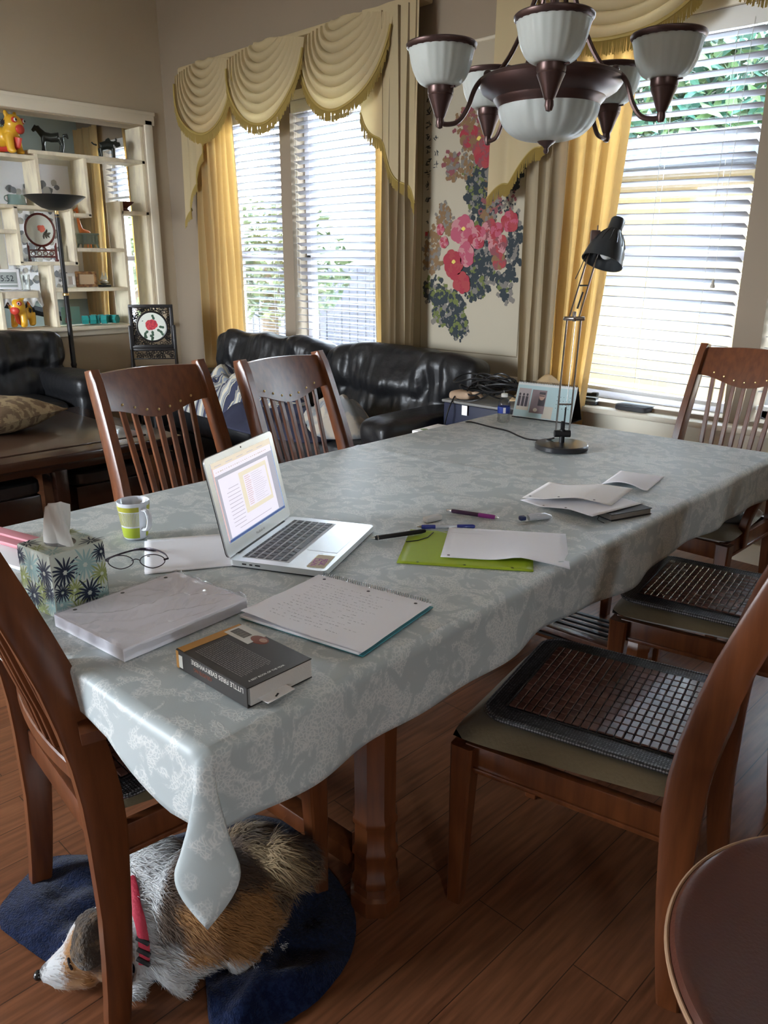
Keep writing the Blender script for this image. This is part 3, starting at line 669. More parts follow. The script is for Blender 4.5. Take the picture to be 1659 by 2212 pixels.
g.build('picture_sheet', [PAPER2, mat('ink_wash', (.22, .22, .22), .8), mat('ink_wash_pale', (.45, .42, .36), .8)], t, smooth=False)
t = thing('far_cabinet', 'dark maroon cabinet in the far room at the left of the lattice', 'cabinet', (-7.65, 1.55, 0))
g = MB(); g.box((0, 0, 1.0), (.6, 1.0, 2.0), .01); g.build('carcass', mat('maroon', (.06, .012, .012), .5), t)
for s_ in (-1, 1): g = MB(); g.box((.305, .245 * s_, 1.0), (.02, .47, 1.9), .006); g.build('door', MATS['maroon'], t)

# ------------------------------------------------------------------ floor lamp
t = thing('torchiere_lamp', 'tall black torchiere floor lamp with a wide bowl in front of the lattice', 'lamp', (-6.13, 2.73, 0))
g = MB(); g.lathe([(0, .03), (.05, .028), (.13, .015), (.14, 0), (0, 0)], seg=32); g.build('base', BLACK, t)
g = MB(); g.lathe([(.019, .02), (.019, .62), (.023, .63), (.023, .64), (.019, .65), (.019, 1.15), (.022, 1.16), (.022, 1.17), (.017, 1.18), (.016, 1.74)], seg=14); g.build('pole', BLACK, t)
g = MB(); g.lathe([(.0195, 1.155), (.024, 1.16), (.024, 1.172), (.0195, 1.178)], seg=14); g.lathe([(.018, 1.72), (.014, 1.73), (.014, 1.765), (0, 1.765)], seg=12); g.build('brass_joint', BRASS, t)
g = MB(); g.lathe([(0, 1.765), (.05, 1.768), (.10, 1.785), (.16, 1.825), (.215, 1.865), (.21, 1.868), (.15, 1.832), (.09, 1.796), (0, 1.782)], seg=40); g.build('bowl_shade', BLACK, t)

# ------------------------------------------------------------------ round side table with carved screen
t = thing('round_side_table', 'round dark wood side table in the corner under the carved flower screen', 'side table', (-5.72, 3.26, 0))
g = MB(); g.lathe([(0, .60), (.27, .60), (.29, .59), (.295, .575), (.285, .56), (0, .56)], seg=40); g.build('top', DWOOD, t)
g = MB(); g.lathe([(.25, .56), (.25, .49), (.24, .49), (.24, .56)], seg=36); g.build('apron', DWOOD, t)
for k in range(4):
    g = MB(); a = PI / 4 + k * PI / 2; g.tube([(.22 * cos(a), .22 * sin(a), .5), (.19 * cos(a), .19 * sin(a), .3), (.25 * cos(a), .25 * sin(a), 0)], [.025, .018, .016], 8); g.build('leg', DWOOD, t)
t = thing('carved_screen', 'black carved table screen with a red peony disc on the round side table', 'ornament', (-5.66, 3.17, .60), -.62)
F = T(0, 0, .33) @ FACE; W2 = .155
g = MB()
for (cx_, cy_, a, b_) in ((0, .152, .33, .026), (0, -.152, .33, .03), (.152, 0, .026, .30), (-.152, 0, .026, .30)): g.box(F @ Vector((cx_, cy_, 0)), (.024, a, b_), .004)
g.build('square_frame', BLACKWOOD, t)
g = MB(); g.tube([F @ Vector((.112 * cos(2 * PI * k / 40), .112 * sin(2 * PI * k / 40), 0)) for k in range(40)], .008, 8, closed=True); g.build('ring_frame', BLACKWOOD, t)
g = MB(); r = random.Random(5)
for k in range(300):
    x, y = r.uniform(-.145, .145), r.uniform(-.145, .145)
    if x * x + y * y < .119 ** 2: continue
    rad = r.uniform(.008, .013); g.tube([F @ Vector((x + rad * cos(2 * PI * j / 8), y + rad * sin(2 * PI * j / 8), 0)) for j in range(8)], .0026, 4, closed=True)
g.build('fretwork', BLACKWOOD, t)
g = MB(); g.prism([(.108 * cos(2 * PI * k / 40), .108 * sin(2 * PI * k / 40)) for k in range(40)], .004, F @ T(0, 0, -.002))
P_ = F @ T(0, 0, .0025)
for (x, y, a) in ((.0, -.03, -1.5), (-.03, -.03, -2.4), (.035, -.02, -.6), (.05, .0, -.2), (-.06, -.05, -1.2), (-.05, -.06, -2), (.0, -.08, -1.9), (.02, .05, 1.9), (.06, -.03, -1.1), (-.02, -.06, -.9)): leafp(g, (x, y), .045, a, P_, 2, lobes=True, wd=.5)
flower(g, (-.005, .015), .045, P_ @ T(0, 0, .0006), 9, 8, (1, 3)); leafp(g, (-.075, .04), .016, .3, P_, 2)
g.build('silk_disc', [SILK, mat('peony_red', (.55, .04, .05), .6), mat('leaf_dark', (.04, .09, .05), .6), mat('peony_deep', (.38, .02, .04), .6)], t)
g = MB()
for s_ in (-1, 1):
    g.box((0, .165 * s_, .17), (.03, .022, .34), .004); g.box((0, .165 * s_, .012), (.16, .026, .024), .006)
    g.tube(spline([(.06, .165 * s_, .02), (.035, .165 * s_, .07), (.02, .165 * s_, .16)]), [.010] * 17, 6); g.tube(spline([(-.06, .165 * s_, .02), (-.035, .165 * s_, .07), (-.02, .165 * s_, .16)]), [.010] * 17, 6)
g.box((0, 0, .155), (.024, .32, .02), .003); g.box((0, 0, .085), (.014, .32, .008), .002)
for k in range(46):
    x, y = r.uniform(-.15, .15), r.uniform(.093, .143); rad = .011
    g.tube([Vector((0, x + rad * cos(2 * PI * j / 8), y + rad * sin(2 * PI * j / 8))) for j in range(8)], .0026, 4, closed=True)
g.build('stand', BLACKWOOD, t)
# ------------------------------------------------------------------ leather sofas
def puff(mb, c, d, e=.45, seg=40, rings=24, R=None, wr=.0, seed=0):
    """soft cushion: superellipsoid with tuft wrinkles"""
    R = R or Matrix.Identity(4); sg = lambda x, p: math.copysign(abs(x) ** p, x)
    def fn(u, v):
        a = 2 * PI * u; b_ = PI * (v - .5)
        p = Vector((d[0] / 2 * sg(cos(b_), e) * sg(cos(a), e), d[1] / 2 * sg(cos(b_), e) * sg(sin(a), e), d[2] / 2 * sg(sin(b_), e)))
        if wr:
            n = noise.noise(Vector((p.x * 16 + seed, p.y * 5, p.z * 5))); n2 = noise.noise(Vector((p.x * 5, p.y * 5 + seed, p.z * 4)))
            k = 1 + wr * (n * .6 + n2) / max(d[1], .1) * .5
            p = Vector((p.x, p.y * k, p.z * (1 + wr * n2)))
        return Vector(c) + R @ p
    mb.grid(fn, seg, rings, cu=True)
def sofa(name, label, loc, rz, L, nseat, arms=(1, 1)):
    """local: back towards +y, seat towards -y, length along x"""
    t = thing(name, label, 'sofa', loc, rz)
    g = MB(); g.box((0, 0, .17), (L - .08, .84, .26), .05); g.box((0, .36, .42), (L - .1, .16, .62), .06); g.build('base', LEATHER, t)
    aw = .26; x0 = -L / 2 + (aw if arms[0] else 0); x1 = L / 2 - (aw if arms[1] else 0); w_ = (x1 - x0) / nseat
    for k in range(nseat):
        xc = x0 + w_ * (k + .5)
        g = MB(); puff(g, (xc, -.10, .38), (w_ - .01, .68, .20), .4, 36, 18, wr=.06, seed=k); g.build('seat_cushion', LEATHER, t)
        g = MB(); R_ = rotm(-.16, 0, 0); bw_ = (L - .06) / nseat; xc = -L / 2 + .03 + bw_ * (k + .5)
        puff(g, (xc, .24, .55), (bw_ * 1.0, .24, .30), .5, 60, 26, R_, .22, seed=k + 5); puff(g, (xc, .29, .77), (bw_ * 1.02, .29, .30), .5, 64, 28, R_, .30, seed=k + 9)
        me = fuse(g, .016, 2)
        for v in me.vertices:   # gathered pleats running into the tufts
            u = (v.co.x - xc) / bw_; zz = v.co.z
            a = sum(math.exp(-((u - q) ** 2 / .015 + (zz - .67) ** 2 / .008)) for q in (-.28, .28))
            pl = noise.noise(Vector((v.co.x * 34, 1.3, zz * 5 + k))) * .010 + noise.noise(Vector((v.co.x * 14, 4.3, zz * 9 + k))) * .012
            v.co.y += .035 * a * (1 if v.co.y < .3 else 0) + pl * (1 if zz > .5 else .4)
        mesh_obj('back_cushion', me, LEATHER, t)
    for s_, on in ((-1, arms[0]), (1, arms[1])):
        if not on: continue
        g = MB(); xc = s_ * (L / 2 - aw / 2)
        puff(g, (xc, -.04, .30), (aw, .86, .56), .35, 30, 20, wr=.03); puff(g, (xc, -.06, .56), (aw * 1.12, .84, .17), .5, 40, 20, wr=.12, seed=3)
        me = fuse(g, .016, 4); mesh_obj('armrest', me, LEATHER, t)
    for sx_ in (-1, 1):
        for sy in (-1, 1): g = MB(); g.box((sx_ * (L / 2 - .1), .34 * sy, .02), (.06, .06, .04), .01); g.build('foot', BLACK, t)
    return t
sofa('leather_sofa', 'long black leather sofa under the left window', (-3.98, 3.24, 0), 0, 2.56, 2)
sofa('leather_loveseat', 'black leather loveseat at the left edge below the lattice shelf', (-5.84, 1.66, 0), PI/2, 2.0, 2)

# striped blanket heap on the sofa
def stripes_mat():
    m, t, b = _new('striped_blanket'); b.inputs['Roughness'].default_value = .9
    tc = t.nodes.new('ShaderNodeTexCoord'); mp = t.nodes.new('ShaderNodeMapping'); mp.inputs['Rotation'].default_value = (0, .5, .5)
    wv = t.nodes.new('ShaderNodeTexWave'); wv.inputs['Scale'].default_value = 4.5; wv.inputs['Distortion'].default_value = 3.5; wv.inputs['Detail'].default_value = 1; wv.inputs['Detail Scale'].default_value = .7
    cr = t.nodes.new('ShaderNodeValToRGB'); e = cr.color_ramp; e.interpolation = 'CONSTANT'
    e.elements[0].position = 0; e.elements[0].color = (.03, .035, .07, 1); e.elements[1].position = .22; e.elements[1].color = (.45, .42, .32, 1)
    for p, c in ((.36, (.10, .12, .17)), (.55, (.40, .36, .26)), (.63, (.22, .25, .30)), (.86, (.50, .46, .36))): x = e.elements.new(p); x.color = hexc(*c)
    t.links.new(tc.outputs['Object'], mp.inputs[0]); t.links.new(mp.outputs[0], wv.inputs[0]); t.links.new(wv.outputs['Fac'], cr.inputs[0]); t.links.new(cr.outputs[0], b.inputs['Base Color'])
    return m
SM = stripes_mat()
def heap(name, label, c, d, m, seed, amp=.06, cat='blanket'):
    g = MB()
    def fn(u, v):
        a = 2 * PI * u; r_ = v
        x = d[0] / 2 * r_ * cos(a) * (1 + .12 * sin(3 * a + seed)); y = d[1] / 2 * r_ * sin(a)
        q = Vector((x * 6 + seed, y * 6, 0)); base = d[2] * (1 - r_ ** 2.6)
        z = base + amp * (noise.noise(q) + .7 * abs(noise.noise(q * 2.2))) * (1 - r_ ** 4) + .004
        return (x, y, max(z, .004))
    g.grid(fn, 60, 26, cu=True); o = g.build(name, m); solid(o, .012); return tag(o, label, cat, loc=c)
heap('striped_blanket', 'blue and cream striped blanket heaped on the black sofa between the two chairs', (-4.25, 3.0, .47), (1.35, .60, .22), SM, 2, .10)
heap('dark_blanket', 'dark navy blanket lying in front of the striped one on the sofa seat', (-3.75, 2.87, .46), (1.2, .5, .10), mat('navy_cloth', (.02, .022, .045), .9), 5, .05)
heap('wool_throw', 'grey and beige throw lying at the right of the striped blanket on the sofa', (-3.35, 3.0, .47), (.45, .45, .18), mat('grey_throw', (.20, .21, .22), .9, var=(9, (.38, .33, .27), (1, 1, 1), .45, .55)), 8, .08)

# ------------------------------------------------------------------ coffee table with stools under it, pillow
t = thing('coffee_table', 'large dark brown coffee table with an inlaid top, left of the dining chairs', 'coffee table', (-4.66, 1.66, 0))
g = MB(); g.box((0, 0, .425), (1.34, 1.42, .05), .01); g.build('top', mat('table_brown', (.045, .020, .012), .22, coat=.5, coatr=.12), t)
g = MB(); g.box((0, 0, .4535), (1.06, 1.12, .006), .002); g.build('inlay_panel', mat('table_inlay', (.06, .032, .02), .28, coat=.4), t)
g = MB(); g.box((.60, 0, .375), (.03, 1.32, .05), .004); g.box((-.60, 0, .375), (.03, 1.32, .05), .004); g.box((0, .64, .375), (1.2, .03, .05), .004); g.box((0, -.64, .375), (1.2, .03, .05), .004); g.build('apron', DWOOD, t)
for sx_ in (-1, 1):
    for sy in (-1, 0, 1): g = MB(); g.box((.60 * sx_, .63 * sy, .18), (.07, .07, .36), .006); g.build('leg', DWOOD, t)
for i, (x, y, lb) in enumerate(((-4.30, 1.33, 'black leather stool tucked under the coffee table, left one'), (-4.30, 1.98, 'black leather stool tucked under the coffee table, right one'))):
    t = thing('leather_stool', lb, 'stool', (x, y, 0), 0, 'stools under the coffee table')
    g = MB(); puff(g, (0, 0, .28), (.50, .50, .09), .35, 30, 14); g.build('cushion', LEATHER, t)
    g = MB(); g.box((0, 0, .13), (.46, .46, .22), .01); g.build('stool_body', DWOOD, t)
def pillow(name, label, c, w_, d_, h_, m, rz, tilt=0, group=None):
    t = thing(name, label, 'cushion', c, rz, group); t.rotation_euler = (tilt, 0, rz); g = MB()
    def fn(u, v, s_):
        x, y = 2 * u - 1, 2 * v - 1
        k = max(0, (1 - abs(x) ** 2.5)) ** .55 * max(0, (1 - abs(y) ** 2.5)) ** .55
        pin = 1 - .10 * (1 - abs(x) ** 2) * (abs(y) ** 3) - .0
        pin2 = 1 - .10 * (1 - abs(y) ** 2) * (abs(x) ** 3)
        return Vector((x * w_ / 2 * pin2, y * d_ / 2 * pin, s_ * h_ / 2 * k * (1 + .08 * noise.noise(Vector((x * 3, y * 3, s_)))) + h_ / 2))
    g.grid(lambda u, v: fn(u, v, 1), 24, 24); g.grid(lambda u, v: fn(u, v, -1), 24, 24); g.build('cover', m, t)
    g = MB(); pts = []
    for k in range(48):
        q = k / 12; s_ = int(q); f = q - s_
        u, v = ((f, 0), (1, f), (1 - f, 1), (0, 1 - f))[s_]; pts.append(fn(u, v, 1))
    g.tube(pts, .006, 6, closed=True); g.build('piping', MATS.get('pillow_tan') or m, t); return t
PT_ = mat('pillow_tan', (.36, .27, .15), .9, var=(16, (.17, .11, .06), (1, 1, 1), .47, .53), bump=(60, .3))
pillow('throw_pillow', 'tan paisley throw pillow lying on the coffee table at the left edge', (-4.80, 1.62, .457), .58, .58, .20, PT_, .5)

# ------------------------------------------------------------------ peony scroll
t = thing('peony_scroll', 'tall hanging scroll painting of red and pink peonies with black calligraphy between the windows', 'painting', (-3.09, WY - .012, 1.66))
FW = Matrix(((1, 0, 0, 0), (0, 0, -1, 0), (0, 1, 0, 0), (0, 0, 0, 1)))      # x right, y up, faces -Y
g = MB(); g.box((0, 0, 0), (.92, .012, 1.80), .003); g.build('mounting', mat('scroll_border', (.36, .31, .23), .8), t)
g = MB()
for (cx_, cz_, a, b_) in ((0, .765, .76, .004), (0, -.775, .76, .004), (-.378, 0, .004, 1.54), (.378, 0, .004, 1.54)): g.box((cx_ - .0, -.0065, cz_), (a, .002, b_))
g.build('border_line', mat('line_brown', (.12, .09, .05), .7), t)
pm = [mat('scroll_paper', (.36, .32, .245), .8), mat('pe_red', (.26, .015, .03), .7), mat('pe_pink', (.33, .06, .10), .7), mat('pe_pale', (.38, .16, .17), .7), mat('pe_leaf', (.018, .026, .032), .8),
      mat('pe_green', (.10, .12, .03), .8), mat('pe_ochre', (.17, .10, .045), .8), mat('pe_grey', (.15, .135, .12), .8), mat('pe_rust', (.27, .03, .035), .7), mat('pe_mauve', (.18, .05, .06), .8), mat('pe_core', (.6, .48, .10), .7)]
g = MB(); g.box((0, -.0068, 0), (.752, .002, 1.536)); Q = T(0, -.0080, 0) @ FW; r = random.Random(11)
# the painting's frame: x -.37..+.37, y -.77..+.77 ; curve of foliage from lower left up to the right
def P2(px, py):   # measured layout (fractions of the panel, from left / from top)
    return ((px - .5) * .75, (.5 - py) * 1.54)
lift = 0
def cluster(cx_, cy_, rx, ry, n, L, mis, lobes=True, seed=0):
    global lift
    for k in range(int(n * 1.9)):
        a = r.uniform(0, 2 * PI); q = math.sqrt(r.random()); x, y = P2(cx_ + rx * q * cos(a), cy_ + ry * q * sin(a))
        if abs(x) > .355 or abs(y) > .75: continue
        lift += .0000012; leafp(g, (x, y), L * r.uniform(.45, 1.05), r.uniform(0, 2 * PI), Q, r.choice(mis), lift, .75, lobes)
LF = (4, 4, 4, 5, 7)
for a in ((.30, .84, .17, .075, 120, .05, LF), (.42, .91, .10, .045, 60, .045, LF), (.15, .77, .12, .05, 46, .045, LF), (.58, .72, .14, .08, 110, .05, LF), (.66, .62, .10, .10, 60, .05, (4, 4, 7)), (.86, .74, .08, .06, 36, .05, LF), (.92, .60, .06, .12, 40, .05, (4, 4, 7)),
          (.60, .46, .07, .10, 60, .05, LF), (.52, .42, .06, .05, 30, .05, LF), (.70, .47, .10, .05, 40, .045, (9, 6, 4)), (.62, .18, .10, .05, 40, .045, (6, 7, 9)), (.90, .34, .05, .08, 40, .05, (4, 4, 7)), (.55, .36, .12, .06, 60, .05, LF), (.78, .28, .10, .10, 70, .05, (4, 4, 7)), (.72, .38, .14, .04, 36, .045, (4, 7, 6)), (.82, .44, .12, .05, 50, .028, (9, 7, 4)),
          (.12, .62, .09, .08, 54, .045, (6, 6, 7)), (.24, .50, .08, .05, 40, .045, (6, 6, 7)), (.68, .52, .06, .04, 26, .045, (6, 7)), (.45, .30, .07, .07, 34, .04, (6, 6, 7)), (.30, .31, .07, .05, 30, .045, (6, 9, 7)), (.42, .17, .10, .04, 40, .035, (6, 6, 9)), (.48, .12, .03, .04, 18, .025, (6, 9))): cluster(*a)
for (x, y, rad, mis) in ((.56, .24, .11, (9, 8, 6)), (.46, .22, .09, (9, 1, 6)), (.62, .29, .10, (9, 8, 1)), (.78, .60, .10, (9, 8, 3)), (.70, .55, .08, (9, 3, 8)), (.80, .66, .07, (9, 6, 8)), (.88, .20, .10, (2, 1, 3)), (.82, .13, .08, (2, 1, 2)), (.88, .52, .085, (2, 1, 8)), (.76, .55, .06, (1, 2, 2)), (.20, .54, .045, (2, 1, 3)), (.24, .59, .05, (2, 1, 3)),
                         (.44, .55, .125, (2, 3, 2)), (.58, .575, .10, (3, 2, 1)), (.47, .635, .10, (2, 3, 2)), (.35, .67, .115, (8, 1, 1)), (.44, .74, .09, (8, 1, 8))):
    lift += .00003; c = P2(x, y)
    for ring in range(3):
        flower(g, c, rad * .75 * (1 - .27 * ring), Q @ T(0, 0, lift), 9, int(x * 90 + ring), mis, .00001); lift += .00004
    if rad > .1: g.mi = 10; g.poly([Q @ Vector((c[0] + .018 * cos(2 * PI * k / 12), c[1] + .026 * sin(2 * PI * k / 12), lift + .0001)) for k in range(12)])
g.mi = 4
def stroke(x, y, s_, n=6):
    for k in range(n):
        a = r.choice((0, .2, PI/2, PI/2 + .3, -.7, .9)); L = s_ * r.uniform(.3, .9); c = (x + r.uniform(-.35, .35) * s_, y + r.uniform(-.4, .4) * s_)
        leafp(g, (c[0] - L / 2 * cos(a), c[1] - L / 2 * sin(a)), L, a, Q, 4, .0002, .2)
yy = .66
for k in range(11): stroke(-.335, yy, .045 if k < 9 else .025, 8); yy -= .068
for k in range(4): stroke(-.275, .52 - k * .075, .04, 6)
g.mi = 1; g.box((-.335, -.0085, yy), (.03, .0008, .03))
g.build('painted_sheet', pm, t, smooth=False, merge=False)
g = MB(); g.cyl((-.49, -.012, -.905), (.49, -.012, -.905), .018); g.build('roller', mat('roller_cream', (.55, .5, .4), .5), t)
g = MB(); g.cyl((-.47, -.004, .905), (.47, -.004, .905), .010); g.build('hanging_rod', MATS['roller_cream'], t)

# ------------------------------------------------------------------ end table by the sofa and the pile on it
t = thing('end_table', 'dark end table between the sofa and the right curtains, buried in things', 'end table', (-2.44, 3.33, 0))
g = MB(); g.box((0, 0, .525), (.52, .62, .03), .006); g.build('top', DWOOD, t)
g = MB(); g.box((0, 0, .15), (.46, .56, .02), .004); g.build('lower_shelf', DWOOD, t)
for sx_ in (-1, 1):
    for sy in (-1, 1): g = MB(); g.box((.23 * sx_, .28 * sy, .255), (.04, .04, .51), .004); g.build('leg', DWOOD, t)
t = thing('blue_storage_box', 'dark blue storage box with a white tag on the end table', 'box', (-2.47, 3.30, .541))
g = MB(); g.box((0, 0, .085), (.40, .32, .17), .008); g.build('box_body', mat('navy_box', (.006, .009, .03), .6), t)
g = MB(); g.box((0, 0, .178), (.42, .33, .014), .004); g.build('lid', mat('box_lid', (.16, .155, .145), .5), t)
g = MB(); g.box((-.05, -.170, .145), (.035, .003, .05), .001); g.build('tag', PAPER2, t)
g = MB(); F_ = T(.09, -.1615, .06) @ FW; g.tube([F_ @ Vector((.022 * cos(2 * PI * k / 20), .022 * sin(2 * PI * k / 20), 0)) for k in range(20)], .002, 5, closed=True); g.tube([F_ @ Vector((.012 * cos(2 * PI * k / 20), .012 * sin(2 * PI * k / 20), 0)) for k in range(20)], .002, 5, closed=True); g.build('emblem', PAPER2, t)
t = thing('magazine_pile', 'pile of colourful magazines and papers at the far corner of the dining table', 'magazines', (-2.44, 2.93, 0), .1)
t['label'] = 'cardboard carton of papers with a floral magazine on top, between table and end table'; t['category'] = 'box'
g = MB(); g.box((0, .02, .30), (.36, .24, .60), .006); g.build('carton', mat('carton', (.42, .34, .24), .8), t)
g = MB(); g.box((0, .02, .608), (.34, .22, .014), .002); g.mi = 1
for k in range(9): leafp(g, (r.uniform(-.13, .13), r.uniform(-.06, .09)), .05, r.uniform(0, 6), T(0, 0, .6158), 1 + k % 2, wd=.8)
g.build('magazine', [PAPER2, mat('mag_rust', (.5, .2, .12), .6), mat('mag_green', (.3, .38, .2), .6)], t)
r = random.Random(21); g = MB()
for k in range(15):
    cx_, cy_ = r.uniform(-.10, .12), r.uniform(-.05, .05); ra, rb_ = r.uniform(.07, .14), r.uniform(.04, .09); ph = r.uniform(0, 6); zz = .008 + .006 * k
    g.tube([Vector((cx_ + ra * cos(a + ph), cy_ + rb_ * sin(a + ph), zz + .018 * sin(2 * a + ph) + .02)) for a in [2 * PI * j / 24 for j in range(24)]], .0045, 6, closed=True)
g.tube(spline([(-.12, 0, .05), (-.14, -.12, .03), (-.13, -.20, -.04), (-.15, -.21, -.14)]), .004, 6); g.tube(spline([(.02, -.04, .05), (.04, -.14, .03), (-.02, -.17, .01), (-.1, -.17, .01)]), .004, 6)
tag(g.build('cable_tangle', BLACK), 'tangled black cables heaped on the blue storage box', 'cables', loc=(-2.47, 3.30, .727), kind='stuff')
g = MB()
def env(u, v): x = (u - .5) * .30; y = (v - .5) * .22; return (x, y, .06 * math.exp(-((u - .45) ** 2) / .06) * (.4 + v) + .008 * noise.noise(Vector((x * 20, y * 20, 0))) + .012)
g.grid(env, 20, 14); o = g.build('padded_envelope', mat('kraft', (.50, .36, .20), .8)); solid(o, .006)
tag(o, 'crumpled tan padded envelope behind the desk calendar', 'envelope', loc=(-2.235, 3.42, .745)); o.rotation_euler = (.15, 0, .3)
g = MB(); puff(g, (0, 0, .022), (.12, .09, .044), .55, 28, 14, wr=.25, seed=4); g.tube(spline([(.05, 0, .03), (.085, .01, .034), (.10, .03, .012)]), [.010] * 17, 8)
tag(g.build('tan_pouch', mat('tan_skin', (.38, .26, .17), .7)), 'small tan cloth pouch beside the tangled cables', 'pouch', loc=(-2.60, 3.22, .727))
# ------------------------------------------------------------------ dining chairs
SEATF = mat('seat_suede', (.17, .13, .07), .85, bump=(90, .12), sheen=.3)
PROF = [(0, -.022), (.1, -.010), (.25, .0), (.42, .004), (.52, 0), (.62, -.015), (.74, -.045), (.86, -.085), (.96, -.122), (1.03, -.150), (1.07, -.168)]  # z -> y of the rear post
def py(z): return interp(PROF, z)
def px(z): return interp([(0, .232), (.45, .222), (1.07, .200)], z)
def make_chair(arms=False):
    t = bpy.data.objects.new('dining_chair', None); C.objects.link(t)
    SQ = [(-1, -.8), (-.8, -1), (.8, -1), (1, -.8), (1, .8), (.8, 1), (-.8, 1), (-1, .8)]
    for s_ in (-1, 1):
        g = MB(); zs = [0, .06, .15, .25, .35, .42, .5, .58, .66, .74, .82, .9, .97, 1.03, 1.065, 1.075]
        wd = lambda z: interp([(0, .022), (.25, .028), (.45, .036), (.6, .034), (.9, .030), (1.03, .028), (1.075, .020)], z)
        g.tube([(s_ * px(z), py(z), z) for z in zs], [(.0165, wd(z)) for z in zs], up=(0, 1, 0), prof=SQ)
        g.build('back_post', WOOD, t)
        g = MB(); g.tube([(s_ * .222, .462, 0), (s_ * .222, .458, .2), (s_ * .222, .452, .42)], [.0165, .021, .026], prof=SQ, up=(0, 1, 0)); g.build('leg', WOOD, t)
        g = MB(); g.box((s_ * .219, .23, .392), (.022, .44, .062), .003); g.box((s_ * .222, .23, .366), (.026, .44, .012), .003); g.build('side_rail', WOOD, t)
    g = MB(); g.box((0, .458, .392), (.42, .022, .062), .003); g.build('front_rail', WOOD, t)
    g = MB(); g.box((0, .004, .392), (.42, .022, .062), .003); g.build('rear_rail', WOOD, t)
    bow = lambda u, z: py(z) - .022 * (1 - u * u)           # crest bows backwards
    def crest(u, v):
        # closed section: v 0..1 around
        uu = 2 * u - 1; zb = .945 - .035 * cos(PI * uu) * (1 if abs(uu) < 1 else 1) + .0; zb = .950 - .040 * (.5 + .5 * cos(PI * uu)); zt_ = 1.062 + .006 * cos(PI * uu / 2)
        sec = ((-.011, 0), (-.011, .33), (-.011, .66), (-.009, 1), (.009, 1), (.011, .66), (.011, .33), (.011, 0))
        a, q = sec[int(v * 8) % 8]; z = lerp(zb, zt_, q); return Vector((uu * (px(z) - .012), bow(uu, z) + a, z))
    g = MB(); g.grid(crest, 24, 8, cv=True); cr_ = g.build('crest_rail', WOOD, t)
    g = MB(); zl = .52; g.tube([(x, bow(x / .22, zl) , zl) for x in [-.215 + .43 * k / 12 for k in range(13)]], [(.018, .013)] * 13, up=(0, 1, 0), prof=SQ); g.build('lower_rail', WOOD, t)
    for k in range(7):
        u = -.72 + 1.44 * k / 6; g = MB(); zs = [.52 + .43 * j / 9 for j in range(10)]
        g.tube([(u * (.155 + .03 * ((z - .52) / .43)), bow(u, z) - .012 * sin(PI * (z - .52) / .43), z) for z in zs], [(.0085, .0065)] * 10, up=(0, 1, 0), prof=SQ); g.build('slat', WOOD, t)
        g = MB(); uu = u * .95; z = .950 - .040 * (.5 + .5 * cos(PI * uu)) + .022; yy = bow(uu, z) + .012; xx = uu * (px(z) - .012)
        g.ball((xx, yy, z), (.0048, .003, .0048), 8, 5); g.build('stud', BRASS, cr_)
    g = MB()
    def cush(u, v, s_):
        x, y = 2 * u - 1, 2 * v - 1; hw = lerp(.205, .252, v); k = (max(0, 1 - abs(x) ** 7) ** .5) * (max(0, 1 - abs(y) ** 7) ** .5)
        cx_ = x * hw * (1 - .04 * abs(y) ** 6); return Vector((cx_, .243 + y * .243 * (1 - .05 * abs(x) ** 6), .440 + (s_ * .020 + (.011 if s_ > 0 else 0)) * k))
    g.grid(lambda u, v: cush(u, v, 1), 20, 20); g.grid(lambda u, v: cush(u, v, -1), 20, 20); g.build('seat_cushion', SEATF, t)
    if arms:
        for s_ in (-1, 1):
            g = MB(); P_ = spline([(s_ * .236, py(.62) - .01, .650), (s_ * .258, .08, .655), (s_ * .262, .20, .655), (s_ * .262, .30, .645)], 6)
            g.tube(P_, [(lerp(.034, .036, i / (len(P_) - 1)), .013) for i in range(len(P_))], up=(0, 0, 1), prof=SQ)
            g.build('armrest', WOOD, t)
            g = MB(); P_ = spline([(s_ * .228, .30, .38), (s_ * .236, .31, .48), (s_ * .258, .27, .58), (s_ * .262, .26, .645)], 5); g.tube(P_, [(.015, .022)] * len(P_), up=(0, 1, 0), prof=SQ); g.build('arm_support', WOOD, t)
    return t
side_proto = make_chair(False); arm_proto = make_chair(True); used = {}
def place_chair(proto, x, y, rz, label):
    o = proto if not used.get(proto.name) else copy_tree(proto); used[proto.name] = 1
    o.location = (x, y, 0); o.rotation_euler = (0, 0, math.radians(rz)); o['label'] = label; o['category'] = 'chair'; o['group'] = 'wooden slat-back chairs around the dining table'; return o
CHA = place_chair(arm_proto, -1.408, .508, -5.5, 'wooden armchair in the left foreground with the dog lying under it')
place_chair(arm_proto, -1.25, 3.27, 180, 'wooden armchair at the far end of the table in front of the right window')
place_chair(side_proto, -.508, 1.478, 101.5, 'wooden side chair in the right foreground with a bamboo tile pad')
place_chair(side_proto, -.575, 2.27, 100, 'wooden side chair behind the right foreground chair, half under the cloth')
place_chair(side_proto, -2.26, 1.34, -87, 'wooden slat-back chair beyond the table behind the mug and laptop')
place_chair(side_proto, -2.185, 1.85, -83, 'wooden slat-back chair directly in front of the sofa, right of the laptop screen')

